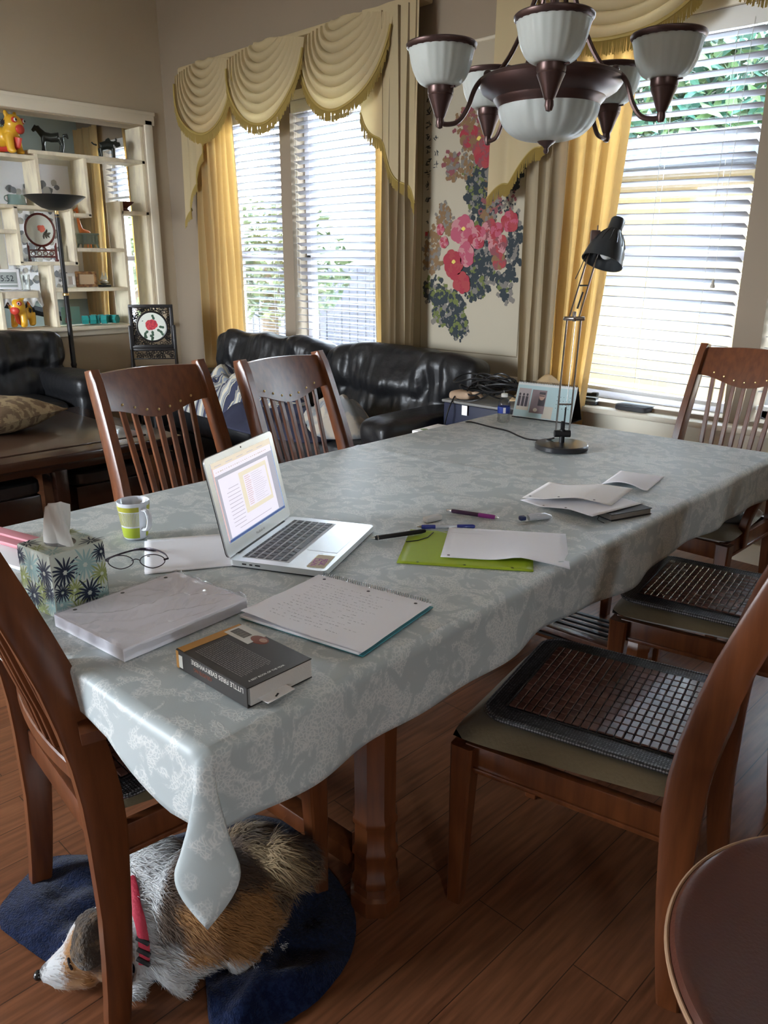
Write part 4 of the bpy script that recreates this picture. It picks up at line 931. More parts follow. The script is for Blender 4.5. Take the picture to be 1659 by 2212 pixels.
# seat pads: bamboo tiles in a mesh border
MESHB = mat('pad_mesh_border', (.035, .035, .038), .35)
def pad_nodes():
    t = MESHB.node_tree; b = t.nodes['Principled BSDF']; tc = t.nodes.new('ShaderNodeTexCoord')
    vo = t.nodes.new('ShaderNodeTexVoronoi'); vo.inputs['Scale'].default_value = 170; vo.inputs['Randomness'].default_value = .15
    cr = t.nodes.new('ShaderNodeValToRGB'); cr.color_ramp.elements[0].position = .25; cr.color_ramp.elements[0].color = (.30, .30, .32, 1); cr.color_ramp.elements[1].position = .5; cr.color_ramp.elements[1].color = (.016, .016, .018, 1)
    bp = t.nodes.new('ShaderNodeBump'); bp.inputs['Strength'].default_value = .6; bp.inputs['Distance'].default_value = -.003
    t.links.new(tc.outputs['Object'], vo.inputs[0]); t.links.new(vo.outputs[0], cr.inputs[0]); t.links.new(cr.outputs[0], b.inputs['Base Color']); t.links.new(vo.outputs[0], bp.inputs['Height']); t.links.new(bp.outputs[0], b.inputs['Normal'])
pad_nodes()
TILE = mat('bamboo_tile', (.13, .06, .045), .25, coat=.3, var=(30, (.09, .04, .03), (1, 1, 1), .4, .6))
def make_pad():
    t = bpy.data.objects.new('seat_pad', None); C.objects.link(t)
    g = MB(); g.prism(rrect(.42, .44, .05), .010); g.tube([(p[0], p[1], .006) for p in rrect(.424, .444, .052)], .006, 6, closed=True); g.build('mesh_border', MESHB, t)
    g = MB(); nx, ny = 12, 20
    for i in range(nx):
        for j in range(ny):
            x = -.162 + (i + .5) * .324 / nx; y = -.176 + (j + .5) * .352 / ny
            g.box((x, y, .0135 + .0006 * rnd.random()), (.0252, .0160, .005), .0016, seg=1)
    g.build('bamboo_tiles', TILE, t)
    g = MB(); g.tube([(x, y, .0115) for x, y in rrect(.332, .360, .004, 2)], .0016, 4, closed=True); g.build('tile_binding', BLACK, t)
    return t
pd = make_pad(); used_pad = False
def hd(x, y, rz, lx, ly):
    a = math.radians(rz); return (x + lx * cos(a) - ly * sin(a), y + lx * sin(a) + ly * cos(a))
for (cx_, cy_, rz, lx, ly, jr, lb) in ((-.508, 1.478, 101.5, .03, .225, 2, 'bamboo tile seat pad with black mesh border on the right foreground chair'), (-.575, 2.27, 100, .0, .25, 0, 'bamboo tile seat pad on the second chair from the front at the right side'), (-1.408, .508, -5.5, .0, .22, 4, 'dark seat pad on the left foreground armchair')):
    o = pd if not used_pad else copy_tree(pd); used_pad = True
    p = hd(cx_, cy_, rz, lx, ly); o.location = (p[0], p[1], .4715); o.rotation_euler = (0, 0, math.radians(rz + jr)); o['label'] = lb; o['category'] = 'seat pad'; o['group'] = 'bamboo seat pads on the dining chairs'
heap('folded_jacket', 'grey folded cloth lying on the seat of the armchair by the right window', (-1.22, 3.02, .468), (.36, .30, .07), mat('grey_cloth', (.12, .13, .14), .9), 3, .03, 'cloth')
t = pillow('rolled_cushion', 'cream rolled cushion on the grey cloth on the far armchair', (-1.13, 3.05, .53), .26, .22, .11, mat('cream_cotton', (.60, .55, .46), .8), .3)

# ------------------------------------------------------------------ dining table and cloth
TC = (-1.46, 1.67); TYAW = .042; TW, TL, TZ = 1.15, 2.40, .760
t = thing('dining_table', 'long wooden dining table under the pale blue floral cloth', 'table', (TC[0], TC[1], 0), TYAW)
g = MB(); g.prism(rrect(TW - .02, TL - .02, .07), .035, T(0, 0, TZ - .035)); g.build('tabletop', WOOD, t)
g = MB()
for (a, b_, c_, d_) in ((.44, 0, .022, 1.96), (-.44, 0, .022, 1.96), (0, 1.0, .90, .022), (0, -1.0, .90, .022)): g.box((a, b_, .675), (c_, d_, .09), .003)
g.build('apron', WOOD, t)
OCT = [(cos(PI / 8 + PI / 4 * k), sin(PI / 8 + PI / 4 * k)) for k in range(8)]
for (x, y) in ((.392, -.66), (-.392, -.66), (.392, .66), (-.392, .66)):
    g = MB(); zs = [(0, .055), (.02, .060), (.045, .060), (.052, .052), (.07, .050), (.078, .056), (.10, .056), (.108, .050), (.15, .050), (.158, .055), (.172, .055), (.18, .049), (.23, .048), (.238, .053), (.25, .053), (.258, .048), (.62, .050), (.63, .055), (.725, .055)]
    g.tube([(x, y, z) for z, _ in zs], [q for _, q in zs], prof=OCT, up=(0, 1, 0)); g.build('leg', WOOD, t)
for y in (-.66, .66): g = MB(); g.box((0, y, .10), (.70, .05, .05), .006); g.build('stretcher', WOOD, t)

def cloth_mat():
    m, t, b = _new('tablecloth_damask'); b.inputs['Roughness'].default_value = .48; b.inputs['Specular IOR Level'].default_value = .55
    tc = t.nodes.new('ShaderNodeTexCoord'); L = t.links.new
    n1 = t.nodes.new('ShaderNodeTexNoise'); n1.inputs['Scale'].default_value = 15; n1.inputs['Detail'].default_value = 2.5; n1.inputs['Roughness'].default_value = .6; n1.inputs['Distortion'].default_value = 1.2
    vo = t.nodes.new('ShaderNodeTexVoronoi'); vo.feature = 'DISTANCE_TO_EDGE'; vo.inputs['Scale'].default_value = 150
    nd = t.nodes.new('ShaderNodeTexNoise'); nd.inputs['Scale'].default_value = 22; nd.inputs['Detail'].default_value = 3
    mxv = t.nodes.new('ShaderNodeMix'); mxv.data_type = 'VECTOR'; mxv.inputs[0].default_value = .035
    L(tc.outputs['Object'], n1.inputs[0]); L(tc.outputs['Object'], nd.inputs[0]); L(tc.outputs['Object'], mxv.inputs[4]); L(nd.outputs['Color'], mxv.inputs[5]); L(mxv.outputs[1], vo.inputs[0])
    mask = t.nodes.new('ShaderNodeMapRange'); mask.inputs[1].default_value = .46; mask.inputs[2].default_value = .53; L(n1.outputs[0], mask.inputs[0])
    ln = t.nodes.new('ShaderNodeMapRange'); ln.inputs[1].default_value = .20; ln.inputs[2].default_value = .03; L(vo.outputs[0], ln.inputs[0])
    mu = t.nodes.new('ShaderNodeMath'); mu.operation = 'MULTIPLY'; L(mask.outputs[0], mu.inputs[0]); L(ln.outputs[0], mu.inputs[1])
    mu2 = t.nodes.new('ShaderNodeMath'); mu2.operation = 'MULTIPLY_ADD'; mu2.inputs[1].default_value = .55; L(mu.outputs[0], mu2.inputs[0])
    ms = t.nodes.new('ShaderNodeMath'); ms.operation = 'MULTIPLY'; ms.inputs[1].default_value = .14; L(mask.outputs[0], ms.inputs[0]); L(ms.outputs[0], mu2.inputs[2])
    mx = t.nodes.new('ShaderNodeMix'); mx.data_type = 'RGBA'; mx.inputs[6].default_value = (.46, .515, .525, 1); mx.inputs[7].default_value = (.80, .81, .79, 1)
    L(mu2.outputs[0], mx.inputs[0]); L(mx.outputs[2], b.inputs['Base Color'])
    bp = t.nodes.new('ShaderNodeBump'); bp.inputs['Strength'].default_value = .12; bp.inputs['Distance'].default_value = .002; L(mu.outputs[0], bp.inputs['Height']); L(bp.outputs[0], b.inputs['Normal'])
    return m
CLM = cloth_mat(); CZ = .765; HW, HL = TW / 2, TL / 2; DROP = .150
g = MB()
NU, NV = 92, 170
def cloth(u, v):
    X = (u * 2 - 1) * (HW + DROP); Y = (v * 2 - 1) * (HL + DROP)
    sx_, sy = math.copysign(1, X), math.copysign(1, Y)
    a = max(abs(X) - HW, 0); b_ = max(abs(Y) - HL, 0); R0 = .018; near = (sy < 0)
    def drop(d):   # rounded edge then hanging
        if d < R0 * PI/2: th = d / R0; return R0 * sin(th), R0 * (1 - cos(th))
        return R0, R0 + d - R0 * PI/2
    x = min(abs(X), HW); y = min(abs(Y), HL)
    if a == 0 and b_ == 0:
        z = CZ
        for (yl, A, ph) in ((-.28, .0035, .0), (.30, .004, .4), (-.02, .002, 1), (.62, .002, 2)):   # creases over the leaf joints
            z += A * math.exp(-((Y - yl - .02 * sin(3 * X + ph)) / .012) ** 2)
        z += .0012 * noise.noise(Vector((X * 4, Y * 4, 0)))
        return Vector((sx_ * x, sy * y, max(z, CZ - .0005)))
    if b_ == 0:
        o, dz = drop(a); fl = dz / DROP; wv = .012 * fl * sin(Y * 11 + 1) + .006 * fl * sin(Y * 23)
        return Vector((sx_ * (x + o + wv), sy * y, CZ - dz * (1 + .07 * sin(Y * 7 + 1))))
    if a == 0:
        o, dz = drop(b_); fl = dz / DROP; wv = .010 * fl * sin(X * 14 + 2)
        hf = 1 - (.42 * min(1, max(0, (.50 - X) / .16)) if near else 0)   # the near hem is held up by the armchair
        return Vector((sx_ * x, sy * (y + o + wv), CZ - dz * hf * (1 + .05 * sin(X * 9))))
    rr_ = math.hypot(a, b_); th = math.atan2(b_, a); o, dz = drop(rr_); k = sin(2 * th); fl = min(dz / DROP, 1.5)
    e0 = R0 * min(1, rr_ / (R0 * PI/2))
    D_ = .26 * dz * k * (.4 + .6 * min(fl, 1)); W_ = .25 * dz * sin(4 * th) * (.25 + .75 * min(1, fl))
    dx = e0 * cos(th) + D_ * .707 + W_ * .707; dy = e0 * sin(th) + D_ * .707 - W_ * .707
    fx = .55 if (near and True) else 1.0; side_f = lerp(1.0, fx, 0)
    return Vector((sx_ * (x + dx), sy * (y + dy), CZ - dz * (1 + .22 * k)))
def nonuni(t, H):   # pack vertices near the edges
    return t
us = sorted(set([round(-1 + 2 * i / 60, 5) for i in range(61)] + [s_ * (HW + d) / (HW + DROP) for s_ in (-1, 1) for d in [0, .006, .012, .018, .024, .03] + [.03 + .01 * k for k in range(1, 13)]]))
vs = sorted(set([round(-1 + 2 * i / 160, 5) for i in range(161)] + [s_ * (HL + d) / (HL + DROP) for s_ in (-1, 1) for d in [0, .006, .012, .018, .024, .03] + [.03 + .01 * k for k in range(1, 13)]]))
P_ = [cloth((a + 1) / 2, (b_ + 1) / 2) for a in us for b_ in vs]; nv_ = len(vs)
g.add(P_, [(i * nv_ + j, (i + 1) * nv_ + j, (i + 1) * nv_ + j + 1, i * nv_ + j + 1) for i in range(len(us) - 1) for j in range(nv_ - 1)])
o = g.build('tablecloth', CLM, None, ang=80); solid(o, .0015, 1)
tag(o, 'pale blue grey floral damask tablecloth draped over the dining table', 'tablecloth', loc=(TC[0], TC[1], 0), rz=TYAW)
# low black slatted rack on the floor below the table
t = thing('metal_rack', 'low black slatted rack on the floor under the far half of the table', 'rack', (-1.45, 2.42, 0), .1)
g = MB()
for k in range(7): g.box((0, -.12 + .04 * k, .10), (.42, .014, .008))
g.build('slats', BLACK, t, smooth=False)
for sx_ in (-1, 1): g = MB(); g.box((.2 * sx_, 0, .05), (.015, .28, .10), .002); g.build('side_frame', BLACK, t)
# round table in the right foreground
t = thing('round_table', 'round reddish brown table with a beaded rim in the bottom right corner', 'table', (-.049, .934, 0))
g = MB(); g.lathe([(0, .598), (.255, .600), (.262, .602), (.270, .600), (.2755, .592), (.279, .582), (.272, .574), (.255, .568), (0, .568)], seg=96); g.build('top', mat('red_brown', (.085, .028, .018), .3, coat=.3, bump=(200, .05)), t)
g = MB(); g.lathe([(.04, .568), (.045, .45), (.03, .40), (.03, .15), (.06, .10), (.14, .04), (.15, 0), (0, 0)], seg=24); g.build('pedestal', DWOOD, t)
g = MB(); g.tube([(.2785 * cos(2 * PI * k / 96), .2785 * sin(2 * PI * k / 96), .590) for k in range(96)], .0032, 8, closed=True); g.build('rim_bead', mat('rim_highlight', (.42, .26, .16), .2, coat=.6), t)  # paler bead: the edge highlight is put into its colour
# ------------------------------------------------------------------ things on the dining table
TBZ = .768
def at(o, x, y, rz=0, z=TBZ): o.location = (x, y, z); o.rotation_euler = (0, 0, math.radians(rz)); return o
def TH(name, label, cat, x, y, rz=0, z=TBZ, group=None): return thing(name, label, cat, (x, y, z), math.radians(rz), group)
SCR = .31
# laptop: x = right, +y = away from the user
t = TH('laptop', 'open silver laptop with a glowing white document on its screen and black keys', 'laptop', -1.344, 1.101, 116.8)
g = MB(); g.prism(rrect(.325, .227, .012), .013, T(0, 0, .003)); lb_ = g.build('base', ALU, t, ang=50)
g = MB(); g.prism(rrect(.322, .224, .012), .003); g.build('black_shell', BLACK, t)
g = MB(); g.box((0, .035, .0163), (.278, .112, .0006)); g.mi = 1
rows = ((14, .0185, .010), (14, .0185, .0165), (14, .0185, .0165), (13, .0200, .0165), (12, .0216, .0165)); yy = .0855
for n, w_, h_ in rows:
    for k in range(n): g.box((-.136 + (k + .5) * .272 / n, yy, .0172), (.272 / n - .0028, h_ - .0028 if h_ > .012 else h_ - .003, .0012), .0006, seg=1)
    yy -= .0188 if h_ > .012 else .0165
xk = -.136
for w_ in (.019, .019, .019, .023, .096, .023, .019, .018, .018, .018): g.box((xk + w_ / 2, yy + .0, .0172), (w_ - .0028, .0137, .0012), .0006, seg=1); xk += w_
g.build('keyboard', [mat('key_bed', (.42, .43, .44), .4), mat('key_black', (.018, .018, .022), .4)], lb_)
g = MB(); g.box((0, -.062, .0162), (.106, .072, .0006), .0002, seg=1); g.build('trackpad', mat('trackpad', (.66, .69, .70), .3, metal=.6), lb_)
g = MB(); Ms = T(-.110, -.083, .0163); g.prism(rrect(.075, .040, .002), .0003, Ms @ rotm(0, 0, .05)); g.mi = 1
for k in range(15): g.box((-.110 - .034 + k * .0048, -.083, .0168), (.0014, .038, .0002), R=rotm(0, 0, -.5) if False else None)
g.mi = 2; g.text('NYCJ', .019, T(-.141, -.083, .0171) @ rotm(0, 0, .12), h=.0001); g.text('2026', .019, T(-.133, -.099, .0171) @ rotm(0, 0, .12), h=.0001)
g.build('sticker', [mat('sticker_cream', (.75, .70, .42), .6), mat('sticker_line', (.45, .35, .38), .6), mat('sticker_purple', (.38, .06, .38), .6)], lb_)
g = MB()
for k, (w_, dx) in enumerate(((.010, 0), (.007, .016), (.012, .032))): g.box((-.1627, .075 - dx, .0095), (.0006, w_, .003))
g.build('side_port', BLACK, lb_)
g = MB(); g.cyl((-.12, .112, .012), (.12, .112, .012), .006, 10); g.build('hinge', BLACK, t)
a_ = math.radians(180 - 102)
LM = T(0, .112, .014) @ rotm(0, 0, 0) @ Matrix.Rotation(a_, 4, 'X')    # local: x right, y up the lid, z towards the user
g = MB(); g.prism(rrect(.325, .222, .012), .004, LM @ T(0, .115, -.0035)); ld_ = g.build('lid', ALU, t, ang=50)
g = MB(); g.prism(rrect(.326, .224, .013), .0015, LM @ T(0, .115, -.0048)); g.build('lid_shell', BLACK, t)
def scr(c, e): return mat('screen_%s' % c, (.01, .01, .01), .25, emis=(tuple(q ** 1.4 for q in e), SCR))
g = MB(); F_ = LM @ T(0, .121, .0007)
def pane(x0, y0, x1, y1, mi, z):
    g.mi = mi; g.poly([F_ @ Vector(p) for p in ((x0, y0, z), (x1, y0, z), (x1, y1, z), (x0, y1, z))])
pane(-.144, -.090, .144, .090, 0, 0); pane(-.143, -.089, -.138, .08, 3, .0001)
pane(-.138, -.083, .140, .062, 4, .0001); pane(-.143, .070, .143, .090, 1, .0001); pane(-.138, .060, .140, .076, 5, .0002)
pane(-.128, -.082, .112, .052, 5, .0002); pane(-.143, -.089, .143, -.084, 6, .0001)
pane(-.040, -.050, .098, .045, 2, .0003); pane(-.022, -.040, .090, .035, 5, .0004)
for k in range(15): pane(-.018, .030 - .0047 * k, -.018 + rnd.uniform(.02, .03), .0315 - .0047 * k, 7, .0005); pane(.015, .030 - .0047 * k, .015 + rnd.uniform(.04, .068), .0308 - .0047 * k, 8, .0005)
for k in range(11): pane(-.105 if k else -.095, .022 - .0085 * k, -.044 - rnd.uniform(0, .006), .0235 - .0085 * k, 8, .0005)
pane(-.085, -.072, .075, -.0705, 8, .0005)
for k in range(26): pane(-.13 + .0095 * k, .0665, -.13 + .0095 * k + rnd.uniform(.003, .007), .0680, 9 if k % 4 else 7, .0005)
for k in range(5): pane(-.13 + .05 * k, .080, -.13 + .05 * k + .03, .0815, 8, .0005)
g.build('screen', [scr('blue', (.40, .55, .80)), scr('sand', (.88, .80, .68)), scr('glow', (.90, .84, .70)), scr('pinkish', (.88, .66, .60)), scr('grey', (.55, .55, .62)), scr('white', (.93, .90, 1.0)), scr('navy', (.10, .16, .35)), scr('rose', (.80, .60, .60)), scr('text', (.66, .63, .70)), scr('icon', (.6, .5, .3))], ld_, smooth=False, merge=False)
g = MB(); g.cyl(LM @ Vector((0, .219, .0005)), LM @ Vector((0, .219, .0012)), .0022, 10); g.build('camera_dot', BLACK, ld_)
g = MB(); g.text('MacBook Air', .0085, LM @ T(0, .014, .0007), 'CENTER'); g.build('lid_lettering', mat('lettering_grey', (.12, .12, .13), .5), ld_)

def sheet(name, label, cat, x, y, rz, w_, l_, z=TBZ, m=PAPER, curl=None, holes=None, th=.0006, extra=None, group=None):
    t = TH(name, label, cat, x, y, rz, z, group); g = MB()
    cf = curl or (lambda u, v: 0)
    g.grid(lambda u, v: Vector(((u - .5) * w_, (v - .5) * l_, .0006 + cf(u, v))), 16, 16); o = g.build('sheet', m, t); solid(o, th)
    if holes:
        g = MB()
        for (u, v) in holes:
            c = Vector(((u - .5) * w_, (v - .5) * l_, .0014 + cf(u, v))); g.add([c + Vector((.0035 * cos(2 * PI * k / 12), .0035 * sin(2 * PI * k / 12), 0)) for k in range(12)], [tuple(range(12))])
        g.build('punched_hole', mat('hole_shadow', (.10, .10, .11), .9), t, smooth=False)
    if extra:
        g = MB(); extra(g, w_, l_, cf); g.build('writing', GREYINK, t, smooth=False)
    return t
sheet('paper_sheet', 'white sheet of paper lying partly under the laptop, beside the glasses', 'paper', -1.484, .925, -29, .216, .279, holes=((.5, .03),))
sheet('paper_sheet', 'second white sheet just beneath the one under the laptop, poking out at its far edge', 'paper', -1.495, .93, -31, .212, .272, z=TBZ - .0010, m=PAPER2)
# tissue box
t = TH('tissue_box', 'square tissue box printed with navy and teal flowers, a tissue standing up', 'tissue box', -1.432, .572, 8)
s_ = .112; hB = .125
tm = [mat('tissue_cream', (.56, .60, .52), .5), mat('flower_navy', (.012, .02, .045), .5), mat('flower_teal', (.30, .44, .42), .5), mat('flower_olive', (.30, .34, .12), .5)]
g = MB(); g.box((0, 0, hB / 2), (s_, s_, hB), .002, seg=1)
def burst(mb, c, rad, M_, mi, n=15, a0=0, lift=.0004):
    for k in range(n):
        a = a0 + PI * (-.42 + 1.84 * k / (n - 1)); L = rad * (.85 + .15 * sin(k * 2.3)); mb.mi = mi; pts = []
        bend = .25 * sin(a - a0 - PI/2)
        c0 = Vector((c[0], c[1])); 
        for j in range(8):
            q = .14 + .86 * j / 7; aa = a + bend * q * q; wd = .058 * rad * sin(PI * min(q * .95, 1)) ** .7 + .002 * 0
            pts.append((c0.x + L * q * cos(aa) - wd * sin(aa), c0.y + L * q * sin(aa) + wd * cos(aa)))
        for j in range(7, -1, -1):
            q = .14 + .86 * j / 7; aa = a + bend * q * q; wd = .058 * rad * sin(PI * min(q * .95, 1)) ** .7
            pts.append((c0.x + L * q * cos(aa) + wd * sin(aa), c0.y + L * q * sin(aa) - wd * cos(aa)))
        mb.poly([M_ @ Vector((max(-s_ / 2 + .001, min(s_ / 2 - .001, p[0])), max(.001, min(hB - .001, p[1])), lift)) for p in pts])
faces = [T(0, -s_ / 2, 0) @ Matrix(((1, 0, 0, 0), (0, 0, -1, 0), (0, 1, 0, 0), (0, 0, 0, 1))), T(s_ / 2, 0, 0) @ FACE, T(-s_ / 2, 0, 0) @ Matrix(((0, 0, -1, 0), (-1, 0, 0, 0), (0, 1, 0, 0), (0, 0, 0, 1))), T(0, s_ / 2, 0) @ Matrix(((-1, 0, 0, 0), (0, 0, 1, 0), (0, 1, 0, 0), (0, 0, 0, 1)))]
lay = (((-.030, .085), .034, 1, .0), ((.012, .088), .036, 2, 0), ((.045, .06), .028, 3, .3), ((-.015, .045), .026, 3, -.3), ((.015, .03), .034, 1, .1), ((-.045, .025), .026, 2, 0), ((-.040, .048), .022, 1, 0), ((.048, .104), .022, 1, .2), ((.045, .012), .026, 2, .1), ((-.012, .004), .024, 3, 0))
for i, F in enumerate(faces):
    for k, (c, rad, mi, a0) in enumerate(lay): burst(g, c if i % 2 else (-c[0], c[1]), rad * 1.12, F, mi, 17, a0, .0003 + .00004 * k)
Ft = T(0, -s_ / 2, hB)
for k, (c, rad, mi, a0) in enumerate((((-.04, .012), .03, 1, .2), ((.04, .015), .03, 2, 0), ((.042, .095), .03, 1, 2.5), ((-.04, .095), .03, 3, 3.4), ((0, .008), .022, 3, 0), ((0, .105), .02, 2, 3))): burst(g, c, rad, Ft, mi, 11, a0, .0003 + .00004 * k)
g.build('printed_carton', tm, t, smooth=False, merge=False)
g = MB(); g.prism([(.034 * cos(2 * PI * k / 30), .026 * sin(2 * PI * k / 30)) for k in range(30)], .0006, T(0, 0, hB + .0005)); g.build('opening', mat('film_grey', (.10, .10, .11), .2, coat=.5), t)
g = MB()
def tis(u, v):
    a = 2 * PI * u; r_ = lerp(.030, .016, v) * (1 + .45 * cos(3 * a + 2 * v)); return Vector((r_ * cos(a) + .004 * v, .55 * r_ * sin(a) + .012 * v * sin(a), hB - .004 + .078 * v * (1 + .14 * cos(a + .6))))
g.grid(tis, 36, 14, cu=True); o = g.build('tissue', fabric_trans('tissue_white', (.82, .80, .76), .25), t, ang=25); solid(o, .0006)
t = TH('folded_papers', 'pink and white folded papers behind the tissue box at the left edge of the table', 'paper', -1.80, .60, 14)
g = MB(); g.box((0, 0, .004), (.26, .12, .008), .002); g.build('paper_stack', PAPER, t)
g = MB(); g.box((-.02, .03, .014), (.24, .05, .011), .004); g.box((-.02, .045, .021), (.24, .03, .008), .003); g.build('pink_fold', mat('pink_paper', (.55, .22, .26), .6), t)
# mug
t = TH('mug', 'white mug with green bands and vertical stripes, left of the laptop', 'mug', -1.690, .858, 8)
g = MB(); R0, R1, H_ = .028, .0385, .092
g.lathe([(0, .001), (R0 - .002, .001), (R0, .004), (R1, H_), (R1 - .0012, H_ + .001), (R1 - .003, H_ - .001), (R0 - .003, .008), (0, .007)], seg=48); g.build('cup', mat('mug_white', (.68, .70, .74), .25, coat=.5), t)
g = MB(); rad = lambda z: R0 + (R1 - R0) * (z - .004) / (H_ - .004) + .0004
def band(z0, z1, a0, a1, mi, seg=30): g.mi = mi; g.lathe([(rad(z0), z0), (rad(z1), z1)], seg=seg, a0=a0, a1=a1)
gA0, gA1 = .30, 2 * PI - .30
band(.072, .084, gA0, gA1, 0, 60); band(.006, .032, gA0, gA1, 1, 60)
n = 60
for k in range(n): a = gA0 + (gA1 - gA0) * (k + .25) / n; band(.036, .070, a, a + (gA1 - gA0) / n * .45, 0, 1)
g.build('printed_bands', [mat('mug_olive', (.40, .38, .04), .4), mat('mug_green', (.36, .44, .03), .4)], t, merge=False)
g = MB(); g.tube(spline([(.036, 0, .076), (.052, 0, .074), (.058, 0, .055), (.050, 0, .032), (.032, 0, .026)], 6), [(.0045, .007)] * 25, 10, up=(0, 1, 0)); g.build('handle', MATS['mug_white'], t)
# glasses
GLM = mat('glasses_frame', (.03, .02, .03), .35, metal=.4)
t = TH('eyeglasses', 'thin dark wire eyeglasses folded open on the cloth beside the tissue box', 'glasses', -1.492, .752, 50)
g = MB()
for s_x in (-1, 1):
    ring = [Vector((s_x * .0335 + .025 * cos(a) * (1 + .06 * cos(2 * a)), .004 * abs(cos(a)), .019 + .0155 * sin(a))) for a in [2 * PI * k / 32 for k in range(32)]]
    g.tube(ring, .0011, 6, closed=True)
g.tube(spline([(-.0095, 0, .022), (0, -.002, .026), (.0095, 0, .022)]), .0011, 6)
for s_x in (-1, 1): g.tube([(s_x * .058, 0, .022), (s_x * .067, .004, .023)], .002, 6)
g.build('wire_frame', GLM, t)
for s_x, e in ((-1, (.02, .115, .002)), (1, (-.03, .12, .004))):
    g = MB(); P_ = spline([(s_x * .067, .004, .023), (s_x * .05, .05, .018), (s_x * .015, .095, .013), e]); g.tube(P_, [(.0012, .0022)] * (len(P_) - 8) + [(.002, .0035)] * 8, 6, up=(0, 0, 1)); g.build('temple', GLM, t)
g = MB()
for s_x in (-1, 1): g.add([Vector((s_x * .0335 + .0245 * cos(a), .003, .019 + .015 * sin(a))) for a in [2 * PI * k / 24 for k in range(24)]], [tuple(range(24))])
g.build('lens', glassy('lens', (.95, .96, .97), .02, .96), t)
# ream of hole-punched paper in clear film
t = TH('paper_ream', 'ream of hole-punched white paper in wrinkled clear film at the near table corner', 'paper ream', -1.250, .654, 6)
W_, L_ = .228, .274; HR = .024
g = MB(); g.box((0, 0, HR / 2), (W_ - .012, L_ - .004, HR), .001, seg=1); g.build('paper_block', mat('ream_paper', (.92, .91, .97), .8), t)
g = MB()
for y in (-.1, 0, .1): g.add([Vector((-W_ / 2 + .018 + .004 * cos(2 * PI * k / 12), y + .004 * sin(2 * PI * k / 12), HR + .0005)) for k in range(12)], [tuple(range(12))])
g.build('punched_hole', mat('hole_shadow', (.10, .10, .11), .9), t, smooth=False)
film = glassy('clear_film', (.99, .99, 1), .07, .93, .35)
g = MB()
def fl(u, v):
    x, y = (u - .5) * W_, (v - .5) * (L_ + .012); q = Vector((x * 28 + y * 20, y * 12, 0)); e = min(u, 1 - u, v, 1 - v)
    n = abs(noise.noise(q)) * .008 + noise.noise(q * 3) * .0016 + .004 * max(0, 1 - 9 * abs(noise.noise(Vector((x * 14 - y * 9, y * 6 + x * 5, 3)))))
    return Vector((x, y, HR + .0018 + max(n, -.0008) if e > .03 else HR * .4 + .004 * noise.noise(q)))
g.grid(fl, 56, 64); g.build('film_wrap', film, t, ang=180)
# paperback
t = TH('paperback_book', 'thick dark paperback lying face down near the table corner, spine towards the camera', 'book', -.962, .652, 2)
BW, BD, BH = .186, .128, .034
cov = mat('cover_dark', (.028, .024, .022), .35, coat=.2)
g = MB(); g.box((.002, .002, BH / 2), (BW - .004, BD - .006, BH - .004), .0008, seg=1); g.build('page_block', mat('book_pages', (.62, .58, .54), .85, bump=(400, .2)), t)
g = MB(); g.box((0, 0, BH - .0008), (BW, BD, .0016), .0005, seg=1); g.box((0, 0, .0008), (BW, BD, .0016), .0005, seg=1); g.box((0, -BD / 2, BH / 2), (BW, .002, BH), .0008, seg=1); g.build('cover', cov, t)
g = MB(); TT = T(0, 0, BH + .0002) @ rotm(0, 0, PI)   # printed upside down as seen from the camera
g.mi = 2; g.prism([(BW / 2 - .001, -.062 + .0), (BW / 2 - .001, .062), (BW / 2 - .020, .062), (BW / 2 - .020, -.062)][::-1], .0002, TT)   # orange band at the left end
g.mi = 3; g.prism([(.020, .02), (.085, .02), (.085, .060), (.020, .060)], .0003, T(0, 0, 0) @ T(0, 0, BH + .0002) @ rotm(0, 0, PI) @ T(-.0, -.085, 0))
g.mi = 1
for k in range(18): 
    w_ = (.0006, .0010, .0004, .0007)[k % 4]; g.box((-.078 + k * .0021, .042, BH + .0008), (w_, .018, .0002))
g.mi = 3
g.mi = 4; g.ball((-.02, .048, BH - .0002), (.022, .014, .0012), 16, 6); g.mi = 5; g.ball((-.012, .050, BH + .0002), (.010, .007, .0012), 12, 6)
g.mi = 6
rr2 = random.Random(4)
for k in range(17):
    y = .012 - .0040 * k
    if y < -.052: break
    x = -.062
    while x < .055:
        w_ = rr2.uniform(.003, .010); g.box((x + w_ / 2, y, BH + .0003), (w_, .0011, .0002)); x += w_ + .0016
g.mi = 3; g.text('A BEST BOOK OF THE YEAR', .0062, T(.080, -.050, BH + .0003) @ rotm(0, 0, PI/2) @ T(0, 0, 0), h=.0001, sx=.9)
g.mi = 3
FS = T(0, -BD / 2 - .0012, 0) @ Matrix(((-1, 0, 0, 0), (0, 0, -1, 0), (0, -1, 0, BH), (0, 0, 0, 1)))   # spine, upside down
g.mi = 3; g.text('LITTLE FIRES EVERYWHERE', .0115, FS @ T(-.085, .0035, 0), h=.0002, sx=.98)
g.mi = 4; g.text('CELESTE NG', .0088, FS @ T(-.005, .0165, .0001) , h=.0002)
g.mi = 3; g.box((-BW / 2 + .013, -BD / 2 - .0010, BH * .45), (.010, .0008, .022)); g.mi = 2; g.box((-BW / 2 + .004, -BD / 2 - .0010, BH * .5), (.007, .0006, BH * .9))
g.build('cover_print', [cov, BLACK, mat('print_orange', (.50, .24, .05), .5), mat('print_white', (.62, .60, .55), .5), mat('print_rust', (.22, .06, .03), .5), mat('print_skin', (.45, .26, .18), .5), mat('print_grey', (.22, .20, .19), .6)], t, smooth=False, merge=False)
